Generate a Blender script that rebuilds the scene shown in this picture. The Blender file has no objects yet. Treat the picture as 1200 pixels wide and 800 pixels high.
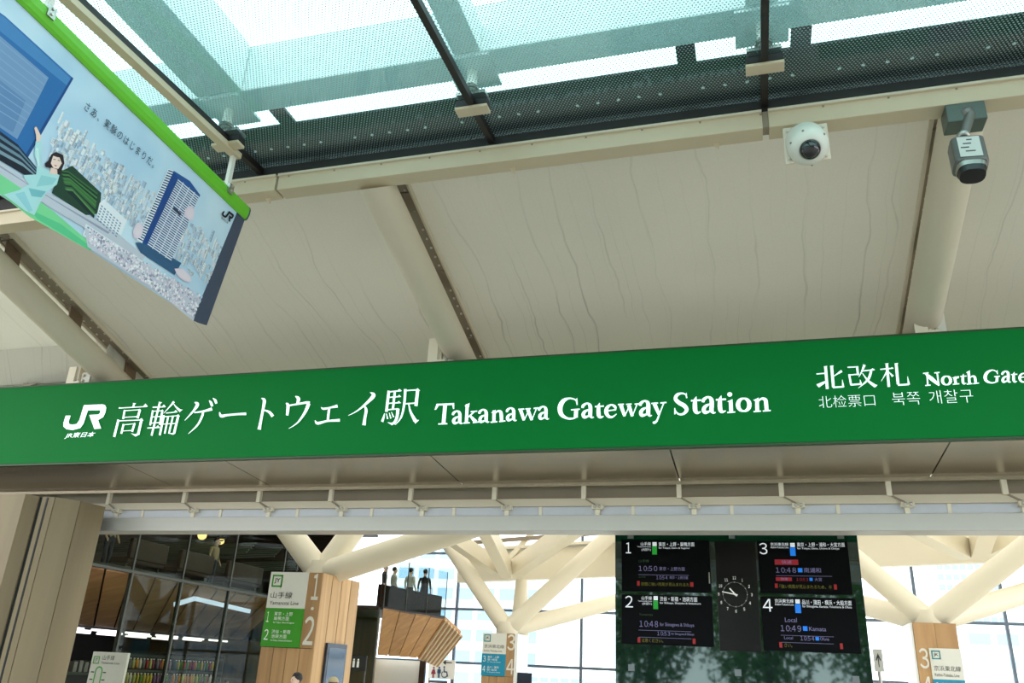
import bpy, bmesh, math, random
from mathutils import Vector, Matrix
from mathutils.geometry import tessellate_polygon
random.seed(7)
SC = bpy.context.scene
COL = SC.collection

# ------------------------------------------------------------------ camera
HEAD, PITCH, ROLL, FPX = math.radians(16.89), math.radians(22.16), math.radians(2.83), 961.0
CAM = Vector((0, 0, 1.6))
FWD = Vector((-math.sin(HEAD)*math.cos(PITCH), math.cos(HEAD)*math.cos(PITCH), math.sin(PITCH)))
_r = Vector((math.cos(HEAD), math.sin(HEAD), 0)); _u = _r.cross(FWD)
RGT = _r*math.cos(ROLL) + _u*math.sin(ROLL)
UPV = -_r*math.sin(ROLL) + _u*math.cos(ROLL)
cd = bpy.data.cameras.new('camera'); cam = bpy.data.objects.new('camera', cd); COL.objects.link(cam)
cd.sensor_width = 36; cd.lens = 36*FPX/1200; cd.clip_end = 500; cd.clip_start = 0.05
cam.matrix_world = Matrix(((RGT.x, UPV.x, -FWD.x, CAM.x), (RGT.y, UPV.y, -FWD.y, CAM.y), (RGT.z, UPV.z, -FWD.z, CAM.z), (0, 0, 0, 1)))
SC.camera = cam
# ------------------------------------------------------------------ sky and exposure
W = bpy.data.worlds.new('sky'); SC.world = W; W.use_nodes = True
bg = W.node_tree.nodes['Background']; bg.inputs[0].default_value = (0.93, 0.97, 1.0, 1); bg.inputs[1].default_value = 4.6
SC.view_settings.view_transform = 'Standard'; SC.view_settings.look = 'None'
SC.view_settings.exposure = -0.45; SC.view_settings.gamma = 1; SC.view_settings.use_curve_mapping = False

# ------------------------------------------------------------------ measuring helpers: a sight line meets a plane of the building
def ray(px, py): return FWD + RGT*((px-600)/FPX) - UPV*((py-400)/FPX)
def at(px, py, Y):
    d = ray(px, py); return CAM + d*(Y/d.y)
def atx(px, py, X):
    d = ray(px, py); return CAM + d*(X/d.x)
def atz(px, py, Z):
    d = ray(px, py); return CAM + d*((Z-1.6)/d.z)
def atp(px, py, p0, n):
    d = ray(px, py); n = Vector(n); return CAM + d*((Vector(p0)-CAM).dot(n)/d.dot(n))

# ------------------------------------------------------------------ materials
MATS = {}
def srgb(c): return tuple(((x/255)/12.92 if x/255 <= .04045 else ((x/255+.055)/1.055)**2.4) for x in c)
def mat(name, rgb, rough=.5, metal=0.0, var=.06, scale=8.0, spec=.5, bump=0.0, emit=None, estr=0.0, stretch=(1, 1, 1)):
    if name in MATS: return MATS[name]
    m = bpy.data.materials.new(name); m.use_nodes = True; nt = m.node_tree; p = nt.nodes['Principled BSDF']
    c = srgb(rgb)
    tc = nt.nodes.new('ShaderNodeTexCoord'); mp = nt.nodes.new('ShaderNodeMapping'); mp.inputs['Scale'].default_value = stretch
    nz = nt.nodes.new('ShaderNodeTexNoise'); nz.inputs['Scale'].default_value = scale; nz.inputs['Detail'].default_value = 4
    nt.links.new(tc.outputs['Object'], mp.inputs[0]); nt.links.new(mp.outputs[0], nz.inputs['Vector'])
    mx = nt.nodes.new('ShaderNodeMix'); mx.data_type = 'RGBA'
    mx.inputs['A'].default_value = tuple(x*(1-var) for x in c)+(1,); mx.inputs['B'].default_value = tuple(min(1, x*(1+var)) for x in c)+(1,)
    nt.links.new(nz.outputs['Fac'], mx.inputs['Factor']); nt.links.new(mx.outputs['Result'], p.inputs['Base Color'])
    p.inputs['Roughness'].default_value = rough; p.inputs['Metallic'].default_value = metal; p.inputs['Specular IOR Level'].default_value = spec
    if bump:
        b = nt.nodes.new('ShaderNodeBump'); b.inputs['Strength'].default_value = bump; b.inputs['Distance'].default_value = .01
        nt.links.new(nz.outputs['Fac'], b.inputs['Height']); nt.links.new(b.outputs[0], p.inputs['Normal'])
    if emit is not None:
        p.inputs['Emission Color'].default_value = srgb(emit)+(1,); p.inputs['Emission Strength'].default_value = estr
    MATS[name] = m; return m
def wood(name, a, b, axis=2, rough=.55, freq=14, pale=None):
    if name in MATS: return MATS[name]
    m = bpy.data.materials.new(name); m.use_nodes = True; nt = m.node_tree; p = nt.nodes['Principled BSDF']; L = nt.links
    tc = nt.nodes.new('ShaderNodeTexCoord'); mp = nt.nodes.new('ShaderNodeMapping')
    s = [freq, freq, freq]; s[axis] = freq*.06; mp.inputs['Scale'].default_value = s
    inf = nt.nodes.new('ShaderNodeObjectInfo'); ad = nt.nodes.new('ShaderNodeVectorMath'); ad.operation = 'ADD'
    L.new(tc.outputs['Object'], mp.inputs[0]); L.new(mp.outputs[0], ad.inputs[0])
    ml = nt.nodes.new('ShaderNodeMath'); ml.operation = 'MULTIPLY'; ml.inputs[1].default_value = 40; L.new(inf.outputs['Random'], ml.inputs[0])
    cb = nt.nodes.new('ShaderNodeCombineXYZ')
    for k in range(3): L.new(ml.outputs[0], cb.inputs[k])
    L.new(cb.outputs[0], ad.inputs[1])
    nz = nt.nodes.new('ShaderNodeTexNoise'); nz.inputs['Scale'].default_value = 1; nz.inputs['Detail'].default_value = 6; nz.inputs['Distortion'].default_value = .6
    L.new(ad.outputs[0], nz.inputs['Vector'])
    rp = nt.nodes.new('ShaderNodeValToRGB'); rp.color_ramp.elements[0].position = .3; rp.color_ramp.elements[1].position = .7
    rp.color_ramp.elements[0].color = srgb(a)+(1,); rp.color_ramp.elements[1].color = srgb(b)+(1,)
    L.new(nz.outputs['Fac'], rp.inputs[0])
    hs = nt.nodes.new('ShaderNodeHueSaturation'); mr = nt.nodes.new('ShaderNodeMapRange'); mr.inputs['To Min'].default_value = .88; mr.inputs['To Max'].default_value = 1.1
    L.new(inf.outputs['Random'], mr.inputs[0]); L.new(mr.outputs[0], hs.inputs['Value']); L.new(rp.outputs[0], hs.inputs['Color'])
    L.new(hs.outputs[0], p.inputs['Base Color']); p.inputs['Roughness'].default_value = rough
    MATS[name] = m; return m
def glow(name, rgb, strength):
    if name in MATS: return MATS[name]
    m = mat(name, rgb, .5, emit=rgb, estr=strength); return m
def membrane(name, rgb, trans, streak=.55):
    m = bpy.data.materials.new(name); m.use_nodes = True; nt = m.node_tree; L = nt.links; nt.nodes.remove(nt.nodes['Principled BSDF'])
    out = nt.nodes['Material Output']; c = srgb(rgb)
    tc = nt.nodes.new('ShaderNodeTexCoord')
    def noise(sc, scale, det, dist):
        mp = nt.nodes.new('ShaderNodeMapping'); mp.inputs['Scale'].default_value = sc; L.new(tc.outputs['Object'], mp.inputs[0])
        n = nt.nodes.new('ShaderNodeTexNoise'); n.inputs['Scale'].default_value = scale; n.inputs['Detail'].default_value = det; n.inputs['Distortion'].default_value = dist
        L.new(mp.outputs[0], n.inputs['Vector']); return n
    # thin, slightly wandering wrinkles, their shade drawn as dark lines down the slope, stronger towards the low edge
    sep = nt.nodes.new('ShaderNodeSeparateXYZ'); L.new(tc.outputs['Object'], sep.inputs[0])
    def math_(op, a, b=None, c=None):
        n = nt.nodes.new('ShaderNodeMath'); n.operation = op
        for k, q in enumerate((a, b, c)):
            if q is None: continue
            if isinstance(q, (int, float)): n.inputs[k].default_value = q
            else: L.new(q, n.inputs[k])
        return n.outputs[0]
    def lines(freq, wob, width, seed):
        n1 = noise((.7, .55, .55), 1.0, 3.0, .2)
        w = math_('MULTIPLY_ADD', sep.outputs[0], freq, math_('MULTIPLY_ADD', n1.outputs['Fac'], wob, seed))
        vo = nt.nodes.new('ShaderNodeTexVoronoi'); vo.voronoi_dimensions = '1D'; vo.feature = 'DISTANCE_TO_EDGE'; vo.inputs['Scale'].default_value = 1; L.new(w, vo.inputs['W'])
        mr = nt.nodes.new('ShaderNodeMapRange'); mr.inputs['From Min'].default_value = 0; mr.inputs['From Max'].default_value = width; mr.inputs['To Min'].default_value = 1; mr.inputs['To Max'].default_value = 0; L.new(vo.outputs['Distance'], mr.inputs[0]); return mr.outputs[0]
    n2 = noise((1.6, .35, .35), 1.6, 3, 0)
    mk = nt.nodes.new('ShaderNodeMapRange'); mk.inputs['From Min'].default_value = .36; mk.inputs['From Max'].default_value = .64; L.new(n2.outputs['Fac'], mk.inputs[0])
    dn = nt.nodes.new('ShaderNodeMapRange'); dn.inputs['From Min'].default_value = .2; dn.inputs['From Max'].default_value = 2.6; dn.inputs['To Min'].default_value = .25; L.new(sep.outputs[1], dn.inputs[0])
    lsum = math_('ADD', lines(2.1, 1.1, .030, 0.0), math_('MULTIPLY', lines(5.3, 1.9, .035, 17.0), .55))
    muo = math_('MULTIPLY', math_('MULTIPLY', lsum, mk.outputs[0]), dn.outputs[0])
    n3 = noise((60, 60, 60), 1, 2, 0); n4 = noise((.5, .5, .5), 1, 3, 0)
    s1 = nt.nodes.new('ShaderNodeMath'); s1.operation = 'MULTIPLY'; s1.inputs[1].default_value = .22*streak; L.new(muo, s1.inputs[0])
    s3 = nt.nodes.new('ShaderNodeMath'); s3.operation = 'MULTIPLY'; s3.inputs[1].default_value = .10; L.new(n3.outputs['Fac'], s3.inputs[0])
    s4 = nt.nodes.new('ShaderNodeMath'); s4.operation = 'MULTIPLY_ADD'; s4.inputs[1].default_value = .14; L.new(n4.outputs['Fac'], s4.inputs[0]); L.new(s3.outputs[0], s4.inputs[2])
    s5 = nt.nodes.new('ShaderNodeMath'); s5.operation = 'ADD'; L.new(s1.outputs[0], s5.inputs[0]); L.new(s4.outputs[0], s5.inputs[1])
    mx = nt.nodes.new('ShaderNodeMix'); mx.data_type = 'RGBA'; mx.inputs['A'].default_value = c+(1,); mx.inputs['B'].default_value = (.10, .085, .06, 1); L.new(s5.outputs[0], mx.inputs['Factor'])
    d = nt.nodes.new('ShaderNodeBsdfDiffuse'); t = nt.nodes.new('ShaderNodeBsdfTranslucent'); ms = nt.nodes.new('ShaderNodeMixShader'); ms.inputs[0].default_value = trans
    L.new(mx.outputs['Result'], d.inputs[0]); L.new(mx.outputs['Result'], t.inputs[0]); L.new(d.outputs[0], ms.inputs[1]); L.new(t.outputs[0], ms.inputs[2]); L.new(ms.outputs[0], out.inputs[0])
    MATS[name] = m; return m
def schlick(nt):
    lw = nt.nodes.new('ShaderNodeLayerWeight'); lw.inputs[0].default_value = .5
    pw = nt.nodes.new('ShaderNodeMath'); pw.operation = 'POWER'; pw.inputs[1].default_value = 5; nt.links.new(lw.outputs['Facing'], pw.inputs[0])
    ma = nt.nodes.new('ShaderNodeMath'); ma.operation = 'MULTIPLY_ADD'; ma.inputs[1].default_value = .96; ma.inputs[2].default_value = .04; nt.links.new(pw.outputs[0], ma.inputs[0]); return ma
def clear_glass(name, tint, refl=.06, rough=.0, fresnel=True):
    m = bpy.data.materials.new(name); m.use_nodes = True; nt = m.node_tree; L = nt.links; nt.nodes.remove(nt.nodes['Principled BSDF'])
    t = nt.nodes.new('ShaderNodeBsdfTransparent'); t.inputs[0].default_value = tint+(1,)
    g = nt.nodes.new('ShaderNodeBsdfGlossy'); g.inputs['Roughness'].default_value = rough
    ms = nt.nodes.new('ShaderNodeMixShader'); ms.inputs[0].default_value = refl
    if fresnel:
        fr = schlick(nt)
        ad = nt.nodes.new('ShaderNodeMath'); ad.operation = 'ADD'; ad.use_clamp = True; ad.inputs[1].default_value = max(0, refl-.04); L.new(fr.outputs[0], ad.inputs[0]); L.new(ad.outputs[0], ms.inputs[0])
    L.new(t.outputs[0], ms.inputs[1]); L.new(g.outputs[0], ms.inputs[2]); L.new(ms.outputs[0], nt.nodes['Material Output'].inputs[0])
    MATS[name] = m; return m
def frit_glass(name, tint):
    m = bpy.data.materials.new(name); m.use_nodes = True; nt = m.node_tree; L = nt.links; nt.nodes.remove(nt.nodes['Principled BSDF'])
    tc = nt.nodes.new('ShaderNodeTexCoord')
    def dist(off):
        mp = nt.nodes.new('ShaderNodeMapping'); s = 1/.030; mp.inputs['Scale'].default_value = (s, s/1.732, 0); mp.inputs['Location'].default_value = (off, off, 0); L.new(tc.outputs['Object'], mp.inputs[0])
        fr = nt.nodes.new('ShaderNodeVectorMath'); fr.operation = 'FRACTION'; L.new(mp.outputs[0], fr.inputs[0])
        sb = nt.nodes.new('ShaderNodeVectorMath'); sb.operation = 'SUBTRACT'; sb.inputs[1].default_value = (.5, .5, 0); L.new(fr.outputs[0], sb.inputs[0])
        sc = nt.nodes.new('ShaderNodeVectorMath'); sc.operation = 'MULTIPLY'; sc.inputs[1].default_value = (1, 1.732, 0); L.new(sb.outputs[0], sc.inputs[0])
        ln = nt.nodes.new('ShaderNodeVectorMath'); ln.operation = 'LENGTH'; L.new(sc.outputs[0], ln.inputs[0]); return ln
    a, b = dist(0), dist(.5)
    mn = nt.nodes.new('ShaderNodeMath'); mn.operation = 'MINIMUM'; L.new(a.outputs['Value'], mn.inputs[0]); L.new(b.outputs['Value'], mn.inputs[1])
    lt = nt.nodes.new('ShaderNodeMath'); lt.operation = 'LESS_THAN'; lt.inputs[1].default_value = .25; L.new(mn.outputs[0], lt.inputs[0])
    t = nt.nodes.new('ShaderNodeBsdfTransparent'); t.inputs[0].default_value = tint+(1,)
    d = nt.nodes.new('ShaderNodeBsdfDiffuse'); d.inputs[0].default_value = (.34, .44, .43, 1)
    tl = nt.nodes.new('ShaderNodeBsdfTranslucent'); tl.inputs[0].default_value = (.24, .34, .34, 1)
    ds = nt.nodes.new('ShaderNodeMixShader'); ds.inputs[0].default_value = .5; L.new(d.outputs[0], ds.inputs[1]); L.new(tl.outputs[0], ds.inputs[2])
    m1 = nt.nodes.new('ShaderNodeMixShader'); L.new(lt.outputs[0], m1.inputs[0]); L.new(t.outputs[0], m1.inputs[1]); L.new(ds.outputs[0], m1.inputs[2])
    g = nt.nodes.new('ShaderNodeBsdfGlossy'); g.inputs['Roughness'].default_value = .02
    fr = schlick(nt)
    m2 = nt.nodes.new('ShaderNodeMixShader'); L.new(fr.outputs[0], m2.inputs[0]); L.new(m1.outputs[0], m2.inputs[1]); L.new(g.outputs[0], m2.inputs[2])
    L.new(m2.outputs[0], nt.nodes['Material Output'].inputs[0]); MATS[name] = m; return m
def print_mat(name, rough=.5, emit=0.0):
    """flat print: colour comes from the mesh's colour attribute"""
    m = bpy.data.materials.new(name); m.use_nodes = True; nt = m.node_tree; p = nt.nodes['Principled BSDF']
    at_ = nt.nodes.new('ShaderNodeAttribute'); at_.attribute_name = 'Col'
    nt.links.new(at_.outputs['Color'], p.inputs['Base Color']); p.inputs['Roughness'].default_value = rough; p.inputs['Specular IOR Level'].default_value = .3
    if emit: nt.links.new(at_.outputs['Color'], p.inputs['Emission Color']); p.inputs['Emission Strength'].default_value = emit
    MATS[name] = m; return m

# ------------------------------------------------------------------ mesh builder
class MB:
    def __init__(s): s.v = []; s.f = []; s.mi = []; s.c = []; s.cur = 0; s.col = None; s.sm = []
    def _add(s, vs, fs, smooth=False):
        o = len(s.v); s.v += [Vector(v) for v in vs]
        for f in fs: s.f.append([o+i for i in f]); s.mi.append(s.cur); s.c.append(s.col); s.sm.append(smooth)
        return s
    def box(s, lo, hi):
        a, b = lo, hi
        vs = [(x, y, z) for z in (a[2], b[2]) for y in (a[1], b[1]) for x in (a[0], b[0])]
        return s._add(vs, [(0, 2, 3, 1), (4, 5, 7, 6), (0, 1, 5, 4), (2, 6, 7, 3), (0, 4, 6, 2), (1, 3, 7, 5)])
    def hexa(s, vs):   # bottom four ccw, top four
        return s._add(vs, [(3, 2, 1, 0), (4, 5, 6, 7), (0, 1, 5, 4), (1, 2, 6, 5), (2, 3, 7, 6), (3, 0, 4, 7)])
    def bar(s, p0, p1, w, h, up=(0, 0, 1)):
        p0, p1 = Vector(p0), Vector(p1); d = (p1-p0).normalized(); sd = d.cross(Vector(up)).normalized(); u = sd.cross(d)
        c = [p+sd*(sx*w/2)+u*(sz*h/2) for p in (p0, p1) for sx, sz in ((-1, -1), (1, -1), (1, 1), (-1, 1))]
        return s._add(c, [(0, 1, 2, 3), (7, 6, 5, 4), (0, 4, 5, 1), (1, 5, 6, 2), (2, 6, 7, 3), (3, 7, 4, 0)])
    def tube(s, p0, p1, r0, r1=None, n=24, caps=True):
        p0, p1 = Vector(p0), Vector(p1); r1 = r0 if r1 is None else r1; d = (p1-p0).normalized()
        a = d.orthogonal().normalized(); b = d.cross(a)
        vs = [p+(a*math.cos(2*math.pi*i/n)+b*math.sin(2*math.pi*i/n))*r for p, r in ((p0, r0), (p1, r1)) for i in range(n)]
        s._add(vs, [(i, (i+1) % n, n+(i+1) % n, n+i) for i in range(n)], True)
        if caps: s._add(vs[:n], [tuple(range(n))[::-1]]); s._add(vs[n:], [tuple(range(n))])
        return s
    def lathe(s, base, axis, prof, n=24, smooth=True):
        base, d = Vector(base), Vector(axis).normalized(); a = d.orthogonal().normalized(); b = d.cross(a); vs = []
        for r, h in prof: vs += [base+d*h+(a*math.cos(2*math.pi*i/n)+b*math.sin(2*math.pi*i/n))*max(r, 1e-4) for i in range(n)]
        fs = [(k*n+i, k*n+(i+1) % n, (k+1)*n+(i+1) % n, (k+1)*n+i) for k in range(len(prof)-1) for i in range(n)]
        s._add(vs, fs, smooth); s._add(vs[:n], [tuple(range(n))[::-1]]); s._add(vs[-n:], [tuple(range(n))]); return s
    def poly(s, pts):
        pts = [Vector(p) for p in pts]
        if len(pts) <= 4: return s._add(pts, [tuple(range(len(pts)))])
        return s._add(pts, [t for t in tessellate_polygon([pts])])
    def prism(s, pts, ex):
        pts = [Vector(p) for p in pts]; ex = Vector(ex); n = len(pts); t = tessellate_polygon([pts])
        s._add(pts, [tuple(reversed(x)) for x in t]); s._add([p+ex for p in pts], [tuple(x) for x in t])
        return s._add(pts+[p+ex for p in pts], [(i, (i+1) % n, n+(i+1) % n, n+i) for i in range(n)])
    def ball(s, c, r, n=16, m=10):
        c = Vector(c); r = Vector(r) if hasattr(r, '__len__') else Vector((r, r, r)); vs = []
        for j in range(m+1):
            t = math.pi*j/m
            vs += [c+Vector((r.x*math.sin(t)*math.cos(2*math.pi*i/n), r.y*math.sin(t)*math.sin(2*math.pi*i/n), r.z*math.cos(t))) for i in range(n)]
        return s._add(vs, [(j*n+i, j*n+(i+1) % n, (j+1)*n+(i+1) % n, (j+1)*n+i) for j in range(m) for i in range(n)], True)
    def raw(s, vs, fs, smooth=False): return s._add(vs, fs, smooth)
    def mesh(s, name, mats, org):
        me = bpy.data.meshes.new(name); org = Vector(org)
        me.from_pydata([v-org for v in s.v], [], s.f)
        for m in (mats if isinstance(mats, (list, tuple)) else [mats]): me.materials.append(m)
        me.polygons.foreach_set('material_index', s.mi); me.polygons.foreach_set('use_smooth', s.sm)
        if any(c is not None for c in s.c):
            ca = me.color_attributes.new('Col', 'FLOAT_COLOR', 'CORNER')
            for p in me.polygons:
                c = s.c[p.index] or (1, 1, 1)
                for li in p.loop_indices: ca.data[li].color = tuple(c)+(1,)
        me.validate(); me.update(); return me
    def build(s, name, mats, parent=None, bevel=0.0, fix=True):
        if parent is None:
            xs = [v.x for v in s.v]; ys = [v.y for v in s.v]; zs = [v.z for v in s.v]
            org = Vector(((min(xs)+max(xs))/2, (min(ys)+max(ys))/2, min(zs)))
        else: org = ORG[parent.name]
        me = s.mesh(name, mats, org); o = bpy.data.objects.new(name, me); COL.objects.link(o)
        if fix:
            bm = bmesh.new(); bm.from_mesh(me); bmesh.ops.recalc_face_normals(bm, faces=bm.faces); bm.to_mesh(me); bm.free()
        if parent is None: o.location = org
        else: o.parent = parent
        ORG[o.name] = org
        if bevel:
            b = o.modifiers.new('bevel', 'BEVEL'); b.width = bevel; b.segments = 2; b.limit_method = 'ANGLE'
        return o
ORG = {}
def thing(name, loc, label, cat, group=None, kind=None):
    o = bpy.data.objects.new(name, None); COL.objects.link(o); o.location = loc; ORG[o.name] = Vector(loc); o.empty_display_size = .1
    return tag(o, label, cat, group, kind)
def tag(o, label, cat=None, group=None, kind=None):
    o['label'] = label
    if cat: o['category'] = cat
    if group: o['group'] = group
    if kind: o['kind'] = kind
    return o
def struct(o, label=None):
    o['kind'] = 'structure'
    if label: o['label'] = label
    return o
def copy_part(src, parent, offset):
    c = src.copy(); COL.objects.link(c); c.parent = parent; c.location = src.location+Vector(offset); ORG[c.name] = ORG[src.name]; return c

# ------------------------------------------------------------------ lettering
_TX = {}
def glyphs(body, offset=0.0):
    key = (body, offset)
    if key not in _TX:
        cu = bpy.data.curves.new('t', 'FONT'); cu.body = body; cu.size = 1
        if all(ch in '0123456789:' for ch in body): cu.body = ''.join(ch if ch == ':' else chr(ord(ch)+0xFEE0) for ch in body); cu.space_character = .62 if len(body) > 1 else 1
        cu.resolution_u = 3; cu.offset = offset
        o = bpy.data.objects.new('t', cu); COL.objects.link(o)
        dg = bpy.context.evaluated_depsgraph_get(); dg.update()
        me = bpy.data.meshes.new_from_object(o.evaluated_get(dg))
        vs = [v.co.copy() for v in me.vertices]; fs = [tuple(p.vertices) for p in me.polygons]
        bpy.data.objects.remove(o); bpy.data.curves.remove(cu); bpy.data.meshes.remove(me)
        if vs:
            x0 = min(v.x for v in vs); x1 = max(v.x for v in vs); y0 = min(v.y for v in vs); y1 = max(v.y for v in vs)
        else: x0 = y0 = 0; x1 = y1 = 1
        _TX[key] = (vs, fs, x0, x1, y0, y1)
    return _TX[key]
def put_text(mb, body, org, xv, yv, offset=0.0, shear=0.0):
    """letters fill the box spanned by xv (width) and yv (height) from org"""
    vs, fs, x0, x1, y0, y1 = glyphs(body, offset); org, xv, yv = Vector(org), Vector(xv), Vector(yv)
    out = []
    for v in vs:
        a = (v.x-x0)/max(1e-6, x1-x0); b = (v.y-y0)/max(1e-6, y1-y0); out.append(org+xv*(a+shear*(b-.5))+yv*b)
    mb.raw(out, fs)
def put_h(mb, body, org, xd, yd, h, offset=0.0, w=None):
    """letters of height h, natural width (or w) ; xd, yd unit vectors"""
    vs, fs, x0, x1, y0, y1 = glyphs(body, offset); ww = w or (x1-x0)*h/max(1e-6, (y1-y0))
    put_text(mb, body, org, Vector(xd)*ww, Vector(yd)*h, offset)
    return ww
def spline(pts, k=6):
    if len(pts) < 3: return pts
    P = [pts[0]]+list(pts)+[pts[-1]]; out = []
    for i in range(1, len(P)-2):
        a, b, c, d = P[i-1:i+3]
        for j in range(k):
            t = j/k; out.append(tuple(.5*(2*b[m]+(c[m]-a[m])*t+(2*a[m]-5*b[m]+4*c[m]-d[m])*t*t+(3*b[m]-a[m]-3*c[m]+d[m])*t**3) for m in range(3)))
    out.append(pts[-1]); return out
def brush(pts):
    """variable-width stroke (x, y, w) -> quads in the plane"""
    p = spline(pts); L = []; R = []
    for i, (x, y, w) in enumerate(p):
        a = p[max(0, i-1)]; b = p[min(len(p)-1, i+1)]; dx, dy = b[0]-a[0], b[1]-a[1]; l = math.hypot(dx, dy) or 1
        nx, ny = -dy/l*max(w, 1)/2, dx/l*max(w, 1)/2; L.append((x+nx, y+ny)); R.append((x-nx, y-ny))
    return [(L[i], L[i+1], R[i+1], R[i]) for i in range(len(p)-1)]

# ================================================================== MATERIAL SET
cream = mat('cream_paint', (214, 202, 178), .45, var=.03, scale=3)
cream_lit = mat('ivory_steel_paint', (236, 226, 202), .4, var=.02, scale=2)
beige = mat('beige_paint', (206, 190, 160), .45, var=.04, scale=4)
taupe = mat('taupe_paint', (150, 136, 116), .5, var=.06, scale=6)
offwhite = mat('offwhite_paint', (226, 224, 214), .4, var=.02)
white = mat('white_paint', (240, 240, 236), .4, var=.02)
black = mat('black_rubber', (30, 25, 23), .5, var=.15)
dark = mat('dark_steel', (26, 32, 34), .45, var=.15)
steel = mat('brushed_steel', (170, 168, 160), .3, .9, var=.05, scale=30)
bolt_m = mat('zinc_bolt', (205, 200, 186), .35, .5)
sof = mat('satin_soffit_metal', (178, 167, 147), .26, .85, var=.07, scale=1.3, stretch=(1, .4, 1))
green = mat('sign_green', (4, 98, 40), .5, var=.05, scale=.8, spec=.08, emit=(6, 106, 44), estr=.45)
green_edge = mat('sign_edge_green', (38, 70, 30), .5)
letter = mat('sign_white', (236, 250, 246), .4, var=.01, emit=(228, 250, 246), estr=.75)
floor_m = mat('stone_floor', (140, 138, 133), .5, var=.06, scale=2)
memb = membrane('roof_membrane', (227, 224, 211), .30, 1.3)
memb_in = membrane('inner_roof_membrane', (252, 250, 244), .68, .1)
canopy_frit = frit_glass('fritted_canopy_glass', (.66, .95, .96))
edge_glass = clear_glass('canopy_glass_edge', (.95, 1, .99), .05)

# ================================================================== SETTING: floor, membrane ceiling
f = MB().box((-45, -30, -.2), (45, 48, 0)).build('floor', floor_m); struct(f, 'pale stone station floor')
fi = MB().box((-31, 10.9, -.05), (24, 44, .004)).build('floor_bounce', mat('pale_bounce_floor', (214, 210, 200), .35, var=.04, scale=3)); struct(fi, 'added pale floor slab behind the gate that brightens the tubes above')  # pale slab added over the floor to bounce light up onto the tubes
TS = .2978
def zp(y): return 5.506+TS*(9.2-y)
def zm(y): return zp(y)+.47
PX = (-9.06, -3.56, 1.96)
ceil = thing('ceiling', (0, 6.8, zm(6.8)), 'cream translucent membrane roof sloping down behind the green sign', None, kind='structure')
def slope_quad(x0, x1, y0, y1, z0, z1, t=.012): return [(x0, y0, z0), (x1, y0, z0), (x1, y1, z1), (x0, y1, z1), (x0, y0, z0+t), (x1, y0, z0+t), (x1, y1, z1+t), (x0, y1, z1+t)]
for a, b in ((PX[0], PX[1]), (PX[1], PX[2]), (PX[2], 7.6)):
    MB().hexa(slope_quad(a-.01, b-.012, 6.78, 11.4, zm(6.78), zm(11.4))).build('membrane_panel', memb, ceil)
yc = atp(40, 407, (0, 9.2, zm(9.2)), (0, TS, 1)).y
MB().hexa(slope_quad(-18, PX[0]-.02, 6.78, yc, zm(6.78), zm(yc))).build('membrane_panel', membrane('backlit_roof_membrane', (236, 234, 222), .42, .8), ceil)  # paler, more translucent copy of the membrane stands for sun behind this bay
MB().hexa(slope_quad(-18, PX[0]-.02, yc, yc+.25, zm(yc), zm(yc)-.5)).build('membrane_panel', memb, ceil)
MB().hexa(slope_quad(-18, PX[0]-.02, yc+.25, 11.4, zm(yc)-.5, zm(11.4)-.45)).build('membrane_panel', memb, ceil)

MB().hexa([(PX[0]-.03, yc-.02, zm(yc)-.55), (PX[0]-.02, yc-.02, zm(yc)-.55), (PX[0]-.02, 11.4, zm(11.4)-.5), (PX[0]-.03, 11.4, zm(11.4)-.5), (PX[0]-.03, yc-.02, zm(yc)+.01), (PX[0]-.02, yc-.02, zm(yc)+.01), (PX[0]-.02, 11.4, zm(11.4)+.01), (PX[0]-.03, 11.4, zm(11.4)+.01)]).build('membrane_panel', memb, ceil)
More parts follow.
